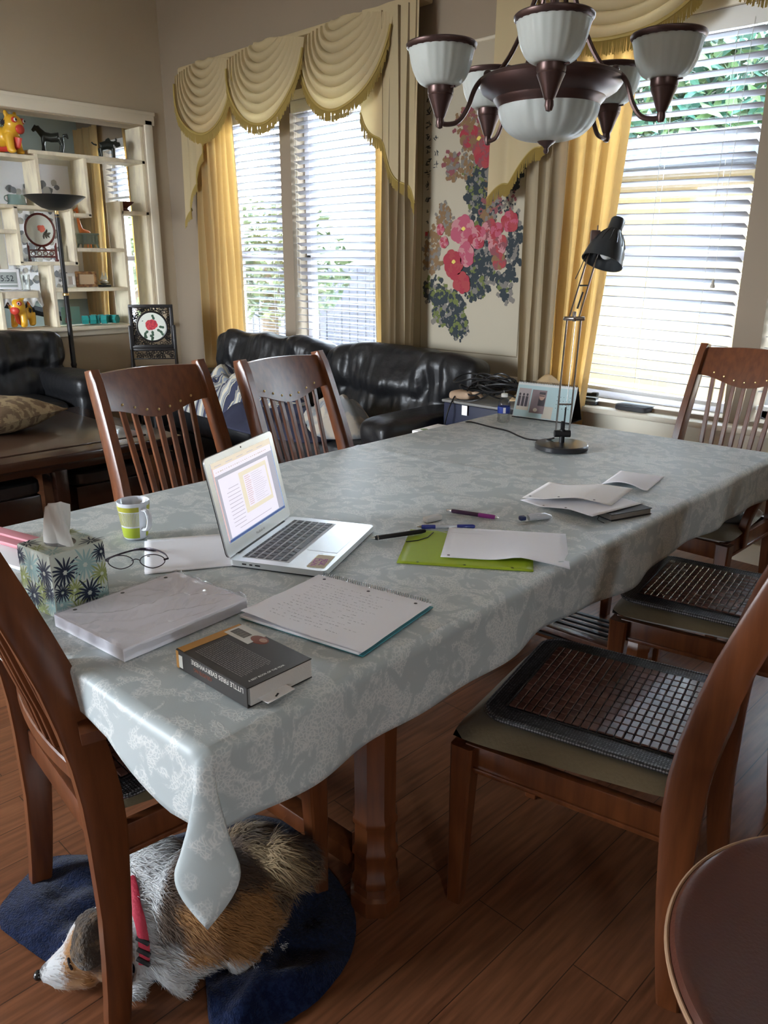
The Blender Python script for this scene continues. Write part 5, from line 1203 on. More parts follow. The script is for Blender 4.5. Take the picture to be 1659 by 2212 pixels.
g = MB(); g.box((BW / 2 + .004, .0 - .018, .010), (.035, .055, .0008), R=rotm(0, 0, .06)); g.mi = 1; g.box((BW / 2 + .014, -.02, .0106), (.003, .010, .0003), R=rotm(0, 0, .5)); g.build('bookmark', [PAPER2, BLACK], t, smooth=False)
# spiral notebook
t = TH('spiral_notebook', 'open wire spiral notebook with pencil writing beside the laptop', 'notebook', -1.022, .912, 11.7)
NW, ND = .276, .240
g = MB(); g.box((0, 0, .0015), (NW, ND, .003), .001, seg=1); g.build('cover', mat('teal_cover', (.05, .26, .30), .5), t)
g = MB(); g.box((-.004, -.004, .0055), (NW - .006, ND - .004, .005), .0008, seg=1)
def ng(u, v): return Vector(((u - .5) * (NW - .002), (v - .5) * (ND - .002) - .002, .0092 + .008 * (1 - v) ** 2 * (1 - u) ** 2 + .002 * noise.noise(Vector((u * 4, v * 4, 0)))))
g.grid(ng, 20, 20); o = g.build('pages', PAPER, t)
g = MB(); r = random.Random(9)
for k in range(16):
    v = .86 - .048 * k; u = .10 + r.uniform(0, .05)
    while u < .62 + r.uniform(0, .3):
        w_ = r.uniform(.006, .03); p = ng(u, v); q = ng(u + w_, v); h_ = Vector((0, r.choice((.0007, .0012)), 0)); up_ = Vector((0, 0, .0006))
        if r.random() < .8: g.add([p + up_, q + up_, q + up_ + h_, p + up_ + h_], [(0, 1, 2, 3)])
        u += w_ + r.uniform(.004, .02)
g.build('pencil_writing', GREYINK, t, smooth=False, merge=False)
g = MB()
for u in (.10, .5, .9): c = ng(u, .93) + Vector((0, 0, .0007)); g.add([c + Vector((.0036 * cos(2 * PI * k / 12), .0036 * sin(2 * PI * k / 12), 0)) for k in range(12)], [tuple(range(12))])
g.build('punched_hole', mat('hole_shadow', (.10, .10, .11), .9), t, smooth=False)
g = MB(); n = 46; pts = [Vector((-NW / 2 + .010 + (NW - .02) * k / (n * 12), ND / 2 + .0005 + .0050 * cos(2 * PI * k / 12), .0085 + .0062 * sin(2 * PI * k / 12))) for k in range(n * 12 + 1)]
g.tube(pts, .0008, 5); g.build('wire_spiral', STEEL, t)
def pen(name, label, x0, y0, x1, y1, parts, z=TBZ, group=None, up=.0):
    L = math.hypot(x1 - x0, y1 - y0); t = TH(name, label, 'pen', x0, y0, math.degrees(math.atan2(y1 - y0, x1 - x0)), z, group)
    R_ = rotm(0, PI/2, 0)
    for nm, prof, m in parts:
        g = MB(); rm = .0052; g.lathe([(r_, z_ * L) for r_, z_ in prof], (0, 0, rm), 14, R_ ); g.build(nm, m, t)
    t.rotation_euler[1] = -up
    return t
pen('black_pen', 'black stylus pen leaning from the laptop corner onto the green folder', -1.271, 1.238, -1.211, 1.372, (('barrel', [(.004, .08), (.0056, .12), (.0058, .9), (.004, .98), (0, 1)], BLACK), ('tip', [(0, 0), (.0012, .01), (.0035, .08)], STEEL), ('clip', [(.0062, .12), (.0062, .14)], STEEL)), TBZ + .001, 'pens on the cloth', up=.02)
BLU = mat('pen_blue', (.02, .04, .30), .35, coat=.4); CLP = mat('clear_plastic', (.62, .66, .72), .15, coat=.5)
pen('blue_pen', 'clear mechanical pencil with dark blue grip behind the green folder', -1.255, 1.385, -1.154, 1.492, (('barrel', [(.0045, .30), (.0048, .32), (.0048, .68), (.0045, .70)], CLP), ('grip', [(.0045, .68), (.0056, .70), (.0056, .95), (.004, .99), (0, 1)], BLU), ('collar', [(.0045, .08), (.0054, .10), (.0054, .31), (.0046, .32)], BLU), ('tip', [(0, 0), (.001, .01), (.0022, .05), (.0045, .09)], STEEL)), TBZ, 'pens on the cloth')
PUR = mat('pen_purple', (.30, .03, .28), .35, coat=.4)
pen('purple_pen', 'purple and dark gel pen lying beyond the eraser', -1.294, 1.545, -1.153, 1.592, (('barrel', [(.0048, .10), (.0056, .14), (.0056, .60), (.0052, .62)], mat('pen_dark', (.05, .02, .06), .3, coat=.4)), ('grip', [(.0052, .60), (.0058, .63), (.0058, .88), (.0048, .92)], PUR), ('tip', [(.0048, .92), (.0012, .99), (0, 1)], STEEL), ('button', [(0, 0), (.0032, .01), (.0032, .08), (.0052, .11)], STEEL)), TBZ, 'pens on the cloth')
t = TH('eraser', 'white block eraser lying between the pens', 'eraser', -1.270, 1.462, 82)
g = MB(); g.box((0, 0, .007), (.052, .021, .014), .0035); g.build('eraser_block', mat('eraser_white', (.72, .71, .68), .7), t)
t = TH('correction_tape', 'clear correction tape dispenser with a dark blue cap', 'correction tape', -1.088, 1.654, 58)
g = MB(); g.tube([(-.018, 0, .008), (0, 0, .010), (.025, 0, .010), (.045, 0, .006)], [(.011, .007), (.014, .009), (.014, .009), (.006, .005)], 14, up=(0, 0, 1)); g.build('clear_case', CLP, t)
g = MB(); g.box((-.034, 0, .008), (.018, .016, .012), .004); g.build('cap', mat('cap_navy', (.015, .03, .12), .4), t)
g = MB(); g.cyl((.006, 0, .004), (.006, 0, .016), .011, 18); g.build('tape_reel', PAPER, t)
# folder and sheets
GF = mat('folder_green', (.34, .46, .02), .5)
t = sheet('green_folder', 'lime green plastic folder with punched holes, lying by the table edge', 'folder', -1.072, 1.36, 35.3, .298, .232, m=GF, holes=((.15, .05), (.5, .05), (.85, .05)), th=.0016)
g = MB(); g.tube([(-.147, .02, .0024), (-.12, .035, .0024), (-.10, .06, .0024), (-.09, .10, .0024)], .0012, 5); g.build('elastic_curve', BLACK, t)
def curl1(u, v): return .012 * max(0, u - .55) ** 1.0 * 0 + .001 + .010 * math.exp(-((u - .62) ** 2) / .02) * (1 - v) - .045 * max(0, u - .80) ** 1.6 * (1 - v) * 3
sheet('paper_sheet', 'white sheet of paper lying on the lime green folder, curling over the table edge', 'paper', -1.020, 1.437, 35, .285, .212, z=TBZ + .003, curl=curl1, holes=((.06, .06),), group=None, extra=lambda g, w_, l_, cf: [g.add([Vector(((u - .5) * w_, y, .0016 + .001)) for u, y in ((.03, l_ * .3), (.30, l_ * .3), (.30, l_ * .3 + .0006), (.03, l_ * .3 + .0006))], [(0, 1, 2, 3)])])
t = TH('pocket_notebook', 'small black pocket notebook under the loose papers near the table edge', 'notebook', -.962, 1.866, -18)
g = MB(); g.box((0, 0, .001), (.088, .14, .002), .0008, seg=1); g.box((0, 0, .0165), (.088, .14, .002), .0008, seg=1); g.box((-.0435, 0, .009), (.002, .14, .017), .001, seg=1); g.build('cover', mat('notebook_black', (.03, .03, .032), .6), t)
g = MB(); g.box((-.001, 0, .0088), (.082, .136, .0135)); g.build('page_block', mat('page_grey', (.35, .34, .32), .8), t, smooth=False)
g = MB(); g.tube(spline([(.0, -.07, .004), (.02, -.095, .002), (.05, -.10, .002)]), .001, 5); g.build('elastic_band', BLACK, t)
def curl2(u, v): return .002 + .016 * (u * (1 - v)) ** .8 + .006 * sin(PI * v) * (1 - u)
sheet('paper_sheet', 'punched white sheet lying over the black pocket notebook', 'paper', -1.075, 1.850, -10, .255, .20, z=TBZ, curl=lambda u, v: .019 * min(1, max(0, (u - .30) / .4)) + .001, holes=((.05, .55), (.30, .07), (.62, .05)))
sheet('paper_sheet', 'topmost punched white sheet of the loose papers right of centre', 'paper', -1.115, 1.905, 12, .25, .20, z=TBZ + .004, m=PAPER2, curl=lambda u, v: .018 * min(1, max(0, (u - .25) / .4)) + .008 * sin(PI * u) * (1 - v) + .003, holes=((.06, .1), (.40, .08), (.8, .06)))
t = sheet('folded_sheet', 'folded white sheet, the farthest of the loose papers', 'paper', -1.095, 2.190, 12, .135, .19, curl=lambda u, v: .003 + .014 * (1 - v) * sin(PI * min(1, u * 1.1)), th=.0012)
# desk lamp
LB = (-1.497, 2.417)
t = TH('desk_lamp', 'black and chrome architect desk lamp standing at the far half of the table', 'lamp', LB[0], LB[1], math.degrees(math.atan2(.703, .711)))   # local x = picture right
g = MB(); g.lathe([(0, 0), (.088, 0), (.094, .003), (.094, .016), (.091, .020), (.02, .024), (0, .024)], seg=48); g.build('base', mat('lamp_black', (.02, .02, .022), .3, coat=.3), t)
g = MB(); g.cyl((0, 0, .02), (0, 0, .07), .010, 12); g.cyl((-.028, 0, .055), (.028, 0, .055), .013, 16); g.box((0, 0, .085), (.014, .012, .03), .003); g.build('swivel', BLACK, t)
CH = mat('chrome', (.45, .43, .42), .2, metal=1)
g = MB()
for s_x in (-1, 1): g.tube([(s_x * .024, 0, .055), (s_x * .024 + .012, 0, .452)], .0032, 8)
g.tube([(-.024 + .003, 0, .16), (.024 + .003, 0, .16)], .003, 6); g.tube([(.006, 0, .09), (.018, 0, .45)], .0013, 5); g.build('lower_arm', CH, t)
g = MB(); g.tube([(.004, 0, .07), (.006, 0, .15)], .003, 8); g.build('lower_spring', BLACK, t)
g = MB(); g.box((.012, 0, .455), (.072, .018, .014), .004); g.box((.012, 0, .462), (.010, .022, .034), .004); g.build('elbow', CH, t)
E0 = Vector((.012, 0, .46)); E1 = Vector((.066, 0, .69)); dx = Vector((.021, 0, 0))
g = MB()
for s_x in (-1, 1): g.tube([E0 + dx * s_x * .8, E1 + dx * s_x * .7], .0030, 8)
pm_ = E0.lerp(E1, .45); g.tube([pm_ - dx * .75, pm_ + dx * .75], .003, 6); g.build('upper_arm', CH, t)
g = MB(); g.tube([E0.lerp(E1, .12) + Vector((.002, 0, 0)), E0.lerp(E1, .36) + Vector((.004, 0, 0))], .0032, 8); g.build('upper_spring', BLACK, t)
g = MB(); g.box((.062, .0, .715), (.03, .02, .05), .004); g.tube([(.068, 0, .72), (.068, 0, .755)], .002, 6); g.build('head_bracket', mat('bracket_brown', (.10, .06, .05), .4, metal=.5), t)
# shade axis points down and slightly towards the picture right
SA = T(.118, .0, .735) @ rotm(0, math.radians(-20), 0) @ rotm(math.radians(-14), 0, 0)
g = MB(); g.lathe([(0, .062), (.020, .062), (.024, .056), (.024, .022), (.030, .014), (.050, -.016), (.062, -.05), (.068, -.084), (.070, -.092), (.066, -.092), (.060, -.05), (.046, -.014), (.02, .010), (0, .012)], (.118, 0, .720), 40, rotm(math.radians(-16), 0, 0) @ rotm(0, math.radians(-24 + 45), 0)); ls_ = g.build('lamp_shade', mat('shade_black', (.02, .022, .024), .35, coat=.3), t)
g = MB(); R_ = rotm(math.radians(-16), 0, 0) @ rotm(0, math.radians(21), 0)
for k in range(14):
    a = 2 * PI * k / 14; P_ = [Vector((.118, 0, .720)) + R_ @ Vector((r_ * cos(a), r_ * sin(a), z_)) for r_, z_ in ((.031, .013), (.047, -.010), (.058, -.035))]
    g.tube(P_, .0012, 5)
g.build('shade_ribs', MATS['shade_black'], ls_)
g = MB(); c = Vector((.118, 0, .720)) + R_ @ Vector((0, 0, -.045)); g.ball(c, (.026, .026, .034), 16, 12); g.build('bulb', mat('bulb_frost', (.55, .55, .55), .15, coat=1), t)
g = MB(); g.tube(spline([E1 + Vector((-.01, 0, 0)), (.035, 0, .655), (.018, -.005, .615), (.004, -.01, .585)]), .0016, 6); g.build('stray_wire', BLACK, t)
g = MB(); g.tube(spline([(-2.075, 2.575, .760), (-2.02, 2.555, .7735), (-1.90, 2.530, .7735), (-1.80, 2.505, .776), (-1.72, 2.468, .7735), (-1.66, 2.445, .7735), (-1.585, 2.435, .782), (-1.535, 2.425, .80)], 10), .0032, 8)
tag(g.build('lamp_cord', BLACK), 'black power cord running from the desk lamp over the far-left table edge', 'cord')
# bottle
t = TH('water_bottle', 'small clear plastic water bottle with a blue label and white cap', 'bottle', -1.942, 2.672)
PET = glassy('pet_plastic', (.86, .89, .90), .08, .96)
g = MB(); g.lathe([(0, .002), (.020, .0), (.026, .006), (.026, .022), (.0245, .026), (.026, .030), (.026, .075), (.024, .086), (.016, .100), (.0105, .106), (.0105, .112)], seg=28); g.build('bottle_body', PET, t)
g = MB(); g.lathe([(.0262, .040), (.0265, .041), (.0265, .066), (.0262, .067)], seg=28); g.mi = 1
g.lathe([(.0267, .042), (.0267, .065)], seg=6, a0=-1.05, a1=-.65); g.build('label', [mat('label_blue', (.03, .07, .40), .4), PAPER], t)
g = MB(); g.lathe([(.0125, .106), (.0135, .107), (.0135, .119), (.012, .121), (0, .121)], seg=20); g.tube([(-.002, 0, .12), (-.004, 0, .131)], .001, 5); g.build('cap', WHITE, t)
# desk calendar
t = TH('desk_calendar', 'spiral desk calendar with photos on pale blue, standing at the far table end', 'calendar', -1.860, 2.842, 7.5)
CW, CHh = .272, .150; tilt = math.radians(18)
Fp = T(0, -.02, .004) @ Matrix.Rotation(PI/2 - tilt, 4, 'X')
g = MB(); g.box((0, CHh / 2, -.002), (CW, CHh, .004)); 
for i in range(len(g.v)): g.v[i] = tuple(Fp @ Vector(g.v[i]))
g2 = MB(); g2.mi = 0
def cp(x0, y0, x1, y1, mi, z=.0006): g2.mi = mi; g2.poly([Fp @ Vector(p) for p in ((x0, y0, z), (x1, y0, z), (x1, y1, z), (x0, y1, z))])
g.build('page_board', mat('cal_white', (.62, .64, .62), .6), t, smooth=False)
cp(-.134, .002, .134, .138, 0); cp(.00, .004, .045, .055, 1, .0008); cp(-.126, .030, -.068, .124, 2, .0009); cp(-.062, .022, .005, .122, 3, .0009)
for x in (-.118, -.100, -.083): cp(x - .006, .045, x + .006, .090, 4, .0011); g2.mi = 4; g2.poly([Fp @ Vector((x + .005 * cos(2 * PI * k / 10), .097 + .006 * sin(2 * PI * k / 10), .0011)) for k in range(10)])
cp(-.125, .030, -.069, .046, 1, .0012)
cp(-.028, .055, .002, .09, 4, .0011); g2.mi = 5; g2.poly([Fp @ Vector((-.014 + .013 * cos(2 * PI * k / 14), .095 + .016 * sin(2 * PI * k / 14), .0013)) for k in range(14)]); cp(-.028, .103, .0, .114, 4, .0014); cp(-.026, .096, -.003, .100, 4, .0015)
g2.mi = 1; g2.poly([Fp @ Vector((-.035 + .010 * cos(2 * PI * k / 14), .036 + .008 * sin(2 * PI * k / 14), .0013)) for k in range(14)])
for i in range(5):
    for j in range(4): cp(.055 + .014 * i, .100 - .016 * j, .058 + .014 * i, .1025 - .016 * j, 4, .0011)
g2.build('printed_page', [mat('cal_blue', (.40, .54, .56), .6), mat('cal_beige', (.55, .50, .42), .6), mat('cal_photo', (.36, .30, .30), .5), mat('cal_photo_dark', (.20, .14, .15), .5), mat('cal_ink', (.05, .04, .05), .6), mat('cal_skin', (.42, .26, .20), .6)], t, smooth=False, merge=False)
g = MB(); top = Fp @ Vector((0, CHh, 0)); g.tube([(0, top.y, top.z), (0, top.y + .012, .08), (0, .075, .002)], [(.0015, CW / 2)] * 3, 4, up=(1, 0, 0), prof=[(-1, -1), (1, -1), (1, 1), (-1, 1)])
g = MB(); BP = [Vector((x, y, z)) for x in (-CW / 2, CW / 2) for y, z in ((top.y + .004, top.z), (.085, .002), (.085 + .003, .004), (top.y + .007, top.z))]; g.add(BP, [(0, 1, 2, 3), (7, 6, 5, 4), (0, 4, 5, 1), (1, 5, 6, 2), (2, 6, 7, 3), (3, 7, 4, 0)]); g.box((0, .03, .002), (CW, .11, .003)); g.build('easel_back', BLACKM, t, smooth=False)
g = MB()
for k in range(34):
    x = -CW / 2 + .006 + k * (CW - .012) / 33; g.tube([Vector((x, top.y + .003 + .006 * cos(a), top.z + .001 + .006 * sin(a))) for a in [2 * PI * j / 10 for j in range(10)]], .0009, 4, closed=True)
g.build('wire_spiral', BLACK, t)
# window sill things
t = TH('black_pouch', 'flat black leather pouch lying on the right window sill', 'pouch', -1.955, 3.835, -4, SILLZ + .001)
g = MB(); puff(g, (0, 0, .013), (.185, .10, .026), .3, 30, 12); g.build('pouch_body', DGREY, t); g = MB(); g.box((0, .005, .0275), (.18, .085, .003), .001); g.cyl((0, -.03, .028), (0, -.03, .031), .005); g.build('flap', DGREY, t)
t = TH('black_box', 'slim grey and black case on the window sill behind the desk lamp', 'case', -2.26, 3.845, 6, SILLZ + .001)
g = MB(); g.box((0, 0, .009), (.17, .07, .018), .004); g.build('case_body', DGREY, t); g = MB(); g.box((0, 0, .0195), (.165, .066, .003), .001); g.build('case_lid', ALU, t)
t = TH('stapler', 'black stapler lying on the slim case on the window sill', 'stapler', -2.265, 3.86, 3, SILLZ + .023)
g = MB(); g.box((0, 0, .007), (.15, .035, .010), .003); g.build('base', BLACK, t); g = MB(); g.box((0, 0, .026), (.15, .03, .018), .006, R=rotm(0, -.05, 0)); g.box((.06, 0, .032), (.035, .032, .02), .006); g.build('top_arm', BLACK, t)

# ------------------------------------------------------------------ chandelier
CC = Vector((-1.45, 2.14, 0))
t = thing('chandelier', 'bronze five-arm chandelier with frosted glass shades and a large centre bowl', 'chandelier', CC)
FG = fabric_trans('frosted_glass', (.66, .69, .66), .35, .3, tcol=(.75, .78, .74))
g = MB(); g.lathe([(.140, 1.838), (.146, 1.834), (.150, 1.842), (.158, 1.850), (.160, 1.856), (.172, 1.862), (.192, 1.874), (.203, 1.888), (.207, 1.898), (.203, 1.908), (.190, 1.914), (.10, 1.925), (.03, 1.93), (0, 1.93)], seg=72); g.build('centre_pan', BRONZE, t)
g = MB()
def bowl(u, v): a = 2 * PI * u; th = v * PI/2; r_ = .143 * cos(th) ** .62 * (1 + .022 * abs(cos(11 * a))); return Vector((r_ * cos(a), r_ * sin(a), 1.842 - .098 * sin(th)))
g.grid(bowl, 160, 20, cu=True); g.build('centre_bowl', FG, t)
g = MB(); g.lathe([(0, 1.752), (.026, 1.750), (.028, 1.745), (.022, 1.738), (.012, 1.732), (.006, 1.725), (.008, 1.718), (.005, 1.712), (0, 1.710)], seg=20); g.build('finial', BRONZE, t)
g = MB(); g.lathe([(.012, 1.93), (.012, 2.16), (.04, 2.17), (.045, 2.21), (.03, 2.24), (.012, 2.26), (.010, 2.5), (.01, CEIL - .06), (.06, CEIL - .05), (.065, CEIL), (0, CEIL)], seg=20); g.build('stem', BRONZE, t)
for k in range(5):
    ph = .285 + 2 * PI * k / 5; R_ = rotm(0, 0, ph)
    pol = lambda P: [R_ @ Vector((p[0], 0, p[1])) for p in P]
    g = MB(); P_ = spline([(q[0], q[1], 0) for q in ((.32, 1.785), (.295, 1.783), (.265, 1.792), (.240, 1.826), (.222, 1.874), (.200, 1.902), (.172, 1.912), (.15, 1.925), (.115, 1.975), (.075, 2.06), (.045, 2.14), (.03, 2.20))], 5)
    g.tube([R_ @ Vector((p.x, 0, p.y)) for p in P_], .0068, 8); g.ball(R_ @ Vector((.185, 0, 1.915)), .012, 10, 8); g.build('arm', BRONZE, t)
    c = R_ @ Vector((.32, 0, 0)); 
    g = MB(); g.lathe([(0, 1.770), (.008, 1.773), (.012, 1.785), (.011, 1.797), (.015, 1.803), (.028, 1.838), (.036, 1.856), (.035, 1.860), (.037, 1.864), (.037, 1.882), (.033, 1.886), (0, 1.886)], c, 24); g.cyl(c + Vector((.036, 0, 1.874)), c + Vector((.052, 0, 1.874)), .0025, 8); g.build('socket_cup', BRONZE, t)
    g = MB()
    def shade(u, v, c=c):
        a = 2 * PI * u; r_, z = [(interp([(0, .034), (.06, .047), (.15, .058), (.3, .068), (.5, .077), (.7, .083), (.85, .086), (1, .091)], v)), 1.880 + .094 * v ** 1.25][0:2]; r_ *= 1 + .020 * abs(cos(12 * a)); return c + Vector((r_ * cos(a), r_ * sin(a), z))
    g.grid(shade, 96, 16, cu=True); gs_ = g.build('glass_shade', FG, t); solid(gs_, .003)
    g = MB(); g.lathe([(.088, 1.970), (.094, 1.972), (.099, 1.978), (.100, 1.984), (.096, 1.988), (.088, 1.984), (.086, 1.976), (.088, 1.970)], c, 48); g.build('shade_rim', BRONZE, gs_)
# ------------------------------------------------------------------ blue blanket and the sleeping dog under the left armchair
def blanket():
    out = [(-1.561, .388), (-1.628, .413), (-1.677, .484), (-1.70, .56), (-1.62, .66), (-1.56, .80), (-1.50, .98), (-1.38, 1.05), (-1.276, 1.03), (-1.16, 1.01), (-1.05, .971), (-.971, .89), (-.937, .782), (-.942, .692), (-.973, .607), (-1.02, .580), (-1.075, .600), (-1.125, .65), (-1.175, .62), (-1.215, .535), (-1.309, .488), (-1.38, .432), (-1.48, .405)]
    ox, oy = -1.28, .72; P_ = spline([(x, y, 0) for x, y in out + out[:1]], 6)[:-1]; n = len(P_); g = MB(); m_ = 26
    def pt(i, j):
        v = j / m_; p = P_[i % n]; x = lerp(ox, p.x, v); y = lerp(oy, p.y, v); e = 1 - v
        z = .006 + .030 * min(1, e * 5) * (.6 + .9 * abs(noise.noise(Vector((x * 9, y * 9, 1))))) + .016 * noise.noise(Vector((x * 18, y * 14, 3))) * min(1, e * 6) + .0035 * noise.noise(Vector((x * 120, y * 120, 0)))
        z += .030 * math.exp(-((x + .98 - .25 * (y - .75)) / .03) ** 2) * math.exp(-((y - .78) / .13) ** 2) * min(1, e * 8) + .025 * math.exp(-((x + y * .6 + .62) / .03) ** 2) * min(1, e * 8)
        return (x - ox, y - oy, max(z, .003))
    vs_ = [pt(i, j) for i in range(n) for j in range(m_ + 1)]
    g.add(vs_, [(i * (m_ + 1) + j, ((i + 1) % n) * (m_ + 1) + j, ((i + 1) % n) * (m_ + 1) + j + 1, i * (m_ + 1) + j + 1) for i in range(n) for j in range(m_)])
    g.mi = 1
    r = random.Random(2)
    for k in range(260):
        u = r.random(); x = lerp(-1.085, -1.034, u) + r.gauss(0, .005); y = lerp(.760, .695, u) + r.gauss(0, .005)
        a = r.uniform(0, 6.3); L = r.uniform(.004, .010); zz = .052 + r.uniform(0, .006)
        g.add([(x - ox, y - oy, zz), (x - ox + L * cos(a), y - oy + L * sin(a), zz + .002), (x - ox + L * cos(a) + .001, y - oy + L * sin(a) + .001, zz + .003), (x - ox + .001, y - oy + .001, zz)], [(0, 1, 2, 3)])
    o = g.build('blanket', [mat('blue_fleece', (.004, .008, .030), 1.0, spec=0, sheen=.2, bump=(260, .5), var=(90, (.009, .017, .055), (1, 1, 1), .45, .6)), mat('lint', (.35, .38, .42), .9)], None, ang=180)
    tag(o, 'crumpled navy blue fleece blanket on the floor under the dog', 'blanket', loc=(ox, oy, 0))
blanket()
def dog():
    t = thing('dog', 'tan, black and white dog sleeping on its side on the blue blanket under the chair', 'dog', (-1.2, .65, 0)); O = Vector((-1.2, .65, 0))
    g = MB()
    def tb(P, R_, seg=14): g.tube([Vector(p) - O for p in P], R_, seg)
    def bl(c, r_, rz=0): g.ball(Vector(c) - O, r_, 18, 12, R=rotm(0, 0, rz))
    tb([(-1.30, .64, .115), (-1.24, .665, .12), (-1.18, .71, .125), (-1.15, .79, .12)], [.085, .105, .108, .085])        # trunk
    bl((-1.31, .645, .125), (.10, .085, .10), .4); bl((-1.265, .60, .10), (.07, .075, .085))             # chest, shoulder
    bl((-1.15, .72, .10), (.075, .095, .090), -.3); bl((-1.19, .80, .13), (.10, .085, .10)); bl((-1.135, .77, .10), (.06, .07, .08))                       # haunch
    tb([(-1.33, .60, .10), (-1.30, .545, .09), (-1.295, .50, .080)], [.085, .066, .056])                    # neck
    bl((-1.300, .492, .086), (.062, .066, .060), .9)                                                         # skull
    tb([(-1.300, .470, .078), (-1.313, .438, .062), (-1.335, .410, .045), (-1.349, .394, .038)], [.052, .038, .025, .016])   # muzzle
    tb([(-1.275, .465, .048), (-1.300, .430, .035), (-1.325, .405, .028)], [.030, .020, .012])              # lower jaw
    bl((-1.255, .495, .062), (.034, .036, .036))
    # legs
    tb([(-1.245, .580, .085), (-1.205, .572, .055), (-1.168, .585, .042)], [.046, .038, .030]); tb([(-1.175, .583, .045), (-1.140, .628, .048), (-1.113, .682, .058), (-1.10, .705, .055)], [.030, .026, .022, .018])
    tb([(-1.24, .565, .05), (-1.215, .545, .028), (-1.202, .522, .020)], [.028, .020, .018]); bl((-1.198, .514, .017), (.018, .024, .015), -.4)
    tb([(-1.17, .575, .04), (-1.135, .583, .022), (-1.120, .590, .018)], [.024, .018, .015])
    tb([(-1.115, .735, .08), (-1.095, .700, .055), (-1.10, .675, .035)], [.055, .040, .026]); tb([(-1.106, .675, .032), (-1.085, .715, .030), (-1.078, .760, .028)], [.022, .021, .020]); bl((-1.076, .772, .026), (.022, .028, .018), 0)
    tb([(-1.17, .88, .11), (-1.13, .86, .16), (-1.13, .815, .19), (-1.12, .80, .175)], [.05, .052, .050, .035])  # tail base
    me = fuse(g, .0065, 6, 'body')
    from mathutils.bvhtree import BVHTree
    bv = BVHTree.FromPolygons([v.co.copy() for v in me.vertices], [tuple(p.vertices) for p in me.polygons]); DV = Vector((.45, -.5, .70)).normalized()
    def onskin(q, off=.001):
        q = Vector(q) - O; h = bv.ray_cast(q + DV * .3, -DV); return (h[0] if h[0] is not None else q) + DV * off
    WHT, TAN, DRK, BLK, CRM = (.56, .56, .56), (.33, .16, .055), (.09, .055, .035), (.02, .015, .012), (.48, .36, .22)
    def pal(p):   # fur pattern in world coordinates
        x, y, z = p; n = noise.noise(Vector((x * 22, y * 22, z * 22))) * .5 + noise.noise(Vector((x * 60, y * 60, z * 60))) * .25
        d = lambda a, b_: math.hypot(x - a, y - b_)
        # head
        s_h = ((x + 1.295) * -.5 + (y - .50) * -.86)      # distance along the muzzle axis
        if y < .545 and x < -1.215 and s_h > -.06:
            if d(-1.351, .390) < .016 and z > .02: return BLK
            if s_h > .070 + .015 * n: return WHT if z > .03 + .02 * n else CRM
            if z > .085 + .01 * n and (x < -1.318): return WHT if s_h > -.01 else DRK
            if z < .020: return CRM
            if s_h < .018 + .01 * n and z > .07: return DRK
            return TAN
        if z > .17 and y > .84: return DRK if n > -.1 else (.30, .20, .10)   # top of tail/back
        if y > .775 and z > .12: return (.34, .24, .13) if n > -.08 else DRK
        if x < -1.145 and y < .60 + .02 * n and z < .10: return WHT
        a = (x + 1.25) * .8 + (y - .62) * .55         # along the trunk
        if z < .062 + .012 * n and (y < .735 or x > -1.095): return WHT
        if x > -1.108 + .01 * n and z < .055 : return WHT
        if a < .010 + .03 * n: return WHT
        if a < .055 + .04 * n: return DRK if z > .07 else TAN
        if z > .185 + .02 * n: return DRK
        return TAN
    rj = random.Random(3)
    def pals(p):
        acc = [0, 0, 0]
        for q in range(6):
            c = pal(p + Vector((rj.gauss(0, .005), rj.gauss(0, .005), rj.gauss(0, .005)))); acc = [a + b_ / 6 for a, b_ in zip(acc, c)]
        return tuple(acc)
    # fur: short blades as part of the same skin
    r = random.Random(6); V = [tuple(v.co) for v in me.vertices]; Fc = [tuple(p.vertices) for p in me.polygons]
    cols = [pals(Vector(p.center) + O) for p in me.polygons]; nb = len(Fc)
    def flow(w_):
        if w_.y < .545 and w_.x < -1.215: return Vector((.45, .8, .1))
        return Vector((.55, .65, -.35)) if w_.z > .06 else Vector((.5, .5, -.1))
    for p in list(me.polygons):
        c = Vector(p.center); wc = c + O; nrm = Vector(p.normal)
        if wc.z < .012: continue
        head = wc.y < .545 and wc.x < -1.215; tail = wc.y > .78 and wc.z > .13
        L0 = .009 if head else (.040 if tail else (.020 if wc.z > .06 else .012)); nn = 1 if head else 2
        for q in range(nn):
            if head and r.random() < .3: continue
            fl_ = flow(wc) + Vector((r.uniform(-.5, .5), r.uniform(-.5, .5), r.uniform(-.3, .3))); fl_ -= nrm * fl_.dot(nrm)
            if fl_.length < 1e-4: continue
            fl_.normalize(); d1 = (fl_ + nrm * r.uniform(.15, .5)).normalized(); side = d1.cross(nrm).normalized() * (.0008 if not tail else .0011)
            b_ = c + Vector((r.uniform(-.003, .003), r.uniform(-.003, .003), r.uniform(-.003, .003))) - nrm * .001; L = L0 * r.uniform(.6, 1.2)
            i0 = len(V); mid = b_ + d1 * L * .55; tip = b_ + d1 * L + fl_ * L * .25 - Vector((0, 0, L * .25))
            if tip.z < .002: tip.z = .002
            V += [tuple(b_ - side), tuple(b_ + side), tuple(mid + side * .8), tuple(mid - side * .8), tuple(tip)]
            Fc += [(i0, i0 + 1, i0 + 2, i0 + 3), (i0 + 3, i0 + 2, i0 + 4)]
            cc = pals(wc); k = r.uniform(.7, 1.25); cc = tuple(min(1, e * k) for e in cc); cols += [cc, cc]
    m2 = bpy.data.meshes.new('body'); m2.from_pydata(V, [], Fc); ca = m2.color_attributes.new('Col', 'FLOAT_COLOR', 'CORNER')
    data = []
    for p, c in zip(m2.polygons, cols): data += [c[0], c[1], c[2], 1.0] * p.loop_total
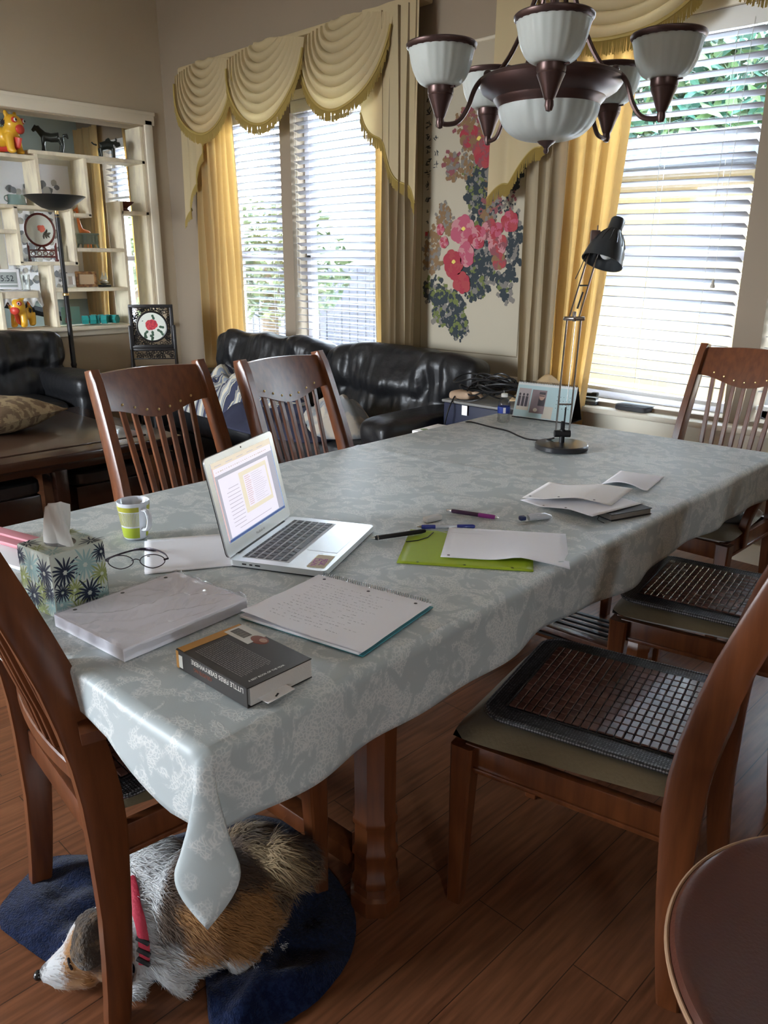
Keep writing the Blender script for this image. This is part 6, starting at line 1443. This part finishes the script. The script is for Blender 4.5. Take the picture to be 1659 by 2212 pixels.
    ca.data.foreach_set('color', data); m2.polygons.foreach_set('use_smooth', [True] * len(m2.polygons)); m2.update()
    mesh_obj('body', m2, vcol_mat('dog_fur', .8, .3), t)
    # ears: floppy flaps lying over the side of the head
    EM = mat('ear_fur', (.040, .026, .016), .9, sheen=.2, bump=(150, .8), var=(40, (.13, .08, .04), (1, 1, 1), .5, .65))
    def ear(nm, Q_, bulge, dirn):
        g = MB(); A, B, Cc, D = [Vector(q) - O for q in Q_]; dirn = Vector(dirn).normalized()
        def fn(u, v):
            # round off the square patch
            x, y = 2 * u - 1, 2 * v - 1; k = 1 - .22 * (x * x * y * y); x *= k * math.sqrt(1 - y * y * .35); y *= k * math.sqrt(1 - x * x * .35); u2, v2 = (x + 1) / 2, (y + 1) / 2
            q = A.lerp(B, u2).lerp(D.lerp(Cc, u2), v2); return q + dirn * (bulge * (1 - x * x) * (1 - y * y) + .006 * cos(3 * x) + .003 * noise.noise(q * 60))
        g.grid(fn, 16, 16); o = g.build(nm, EM, t); solid(o, .005)
    ear('ear', ((-1.352, .488, .150), (-1.262, .528, .150), (-1.216, .458, .078), (-1.300, .422, .100)), .026, (.35, -.55, .75))
    ear('ear', ((-1.385, .530, .09), (-1.350, .56, .11), (-1.345, .535, .05), (-1.38, .505, .03)), .010, (-.6, .1, .6))
    g = MB(); g.ball(Vector((-1.3525, .3885, .038)) - O, (.011, .010, .010), 14, 10); g.build('nose', mat('nose_black', (.01, .01, .01), .25, coat=.5), t)
    g = MB(); P_ = [onskin(q) for q in ((-1.300, .440, .085), (-1.290, .436, .078), (-1.282, .436, .070))]; g.tube(spline([tuple(q) for q in P_], 5), [.0012] + [.0028] * 9 + [.0012], 8); g.build('closed_eyelid', mat('lid_dark', (.015, .01, .01), .5), t)
    g = MB(); P_ = [Vector(q) - O for q in ((-1.344, .393, .026), (-1.325, .403, .030), (-1.300, .422, .036), (-1.278, .444, .042))]; g.tube(spline([tuple(q) for q in P_], 5), .0016, 6); g.build('mouth_line', MATS['lid_dark'], t)
    # red collar strap round the neck base
    col = mat('collar_red', (.50, .03, .06), .6, bump=(200, .2))
    P_ = spline([tuple(onskin(q, .009)) for q in ((-1.315, .590, .17), (-1.285, .582, .158), (-1.262, .574, .145), (-1.240, .570, .125), (-1.228, .566, .10), (-1.219, .563, .07), (-1.215, .560, .04))], 4)
    g = MB(); g.tube(P_, [(.011, .003)] * len(P_), 8, up=(.45, -.5, .7)); g.build('collar', col, t)
    g = MB()
    for q in ((-1.226, .565, .088), (-1.219, .563, .066), (-1.216, .561, .046)): g.box(onskin(q, .013), (.030, .009, .006), .002, R=rotm(.9, .3, .5))
    g.build('collar_buckle', BLACK, t)
dog()
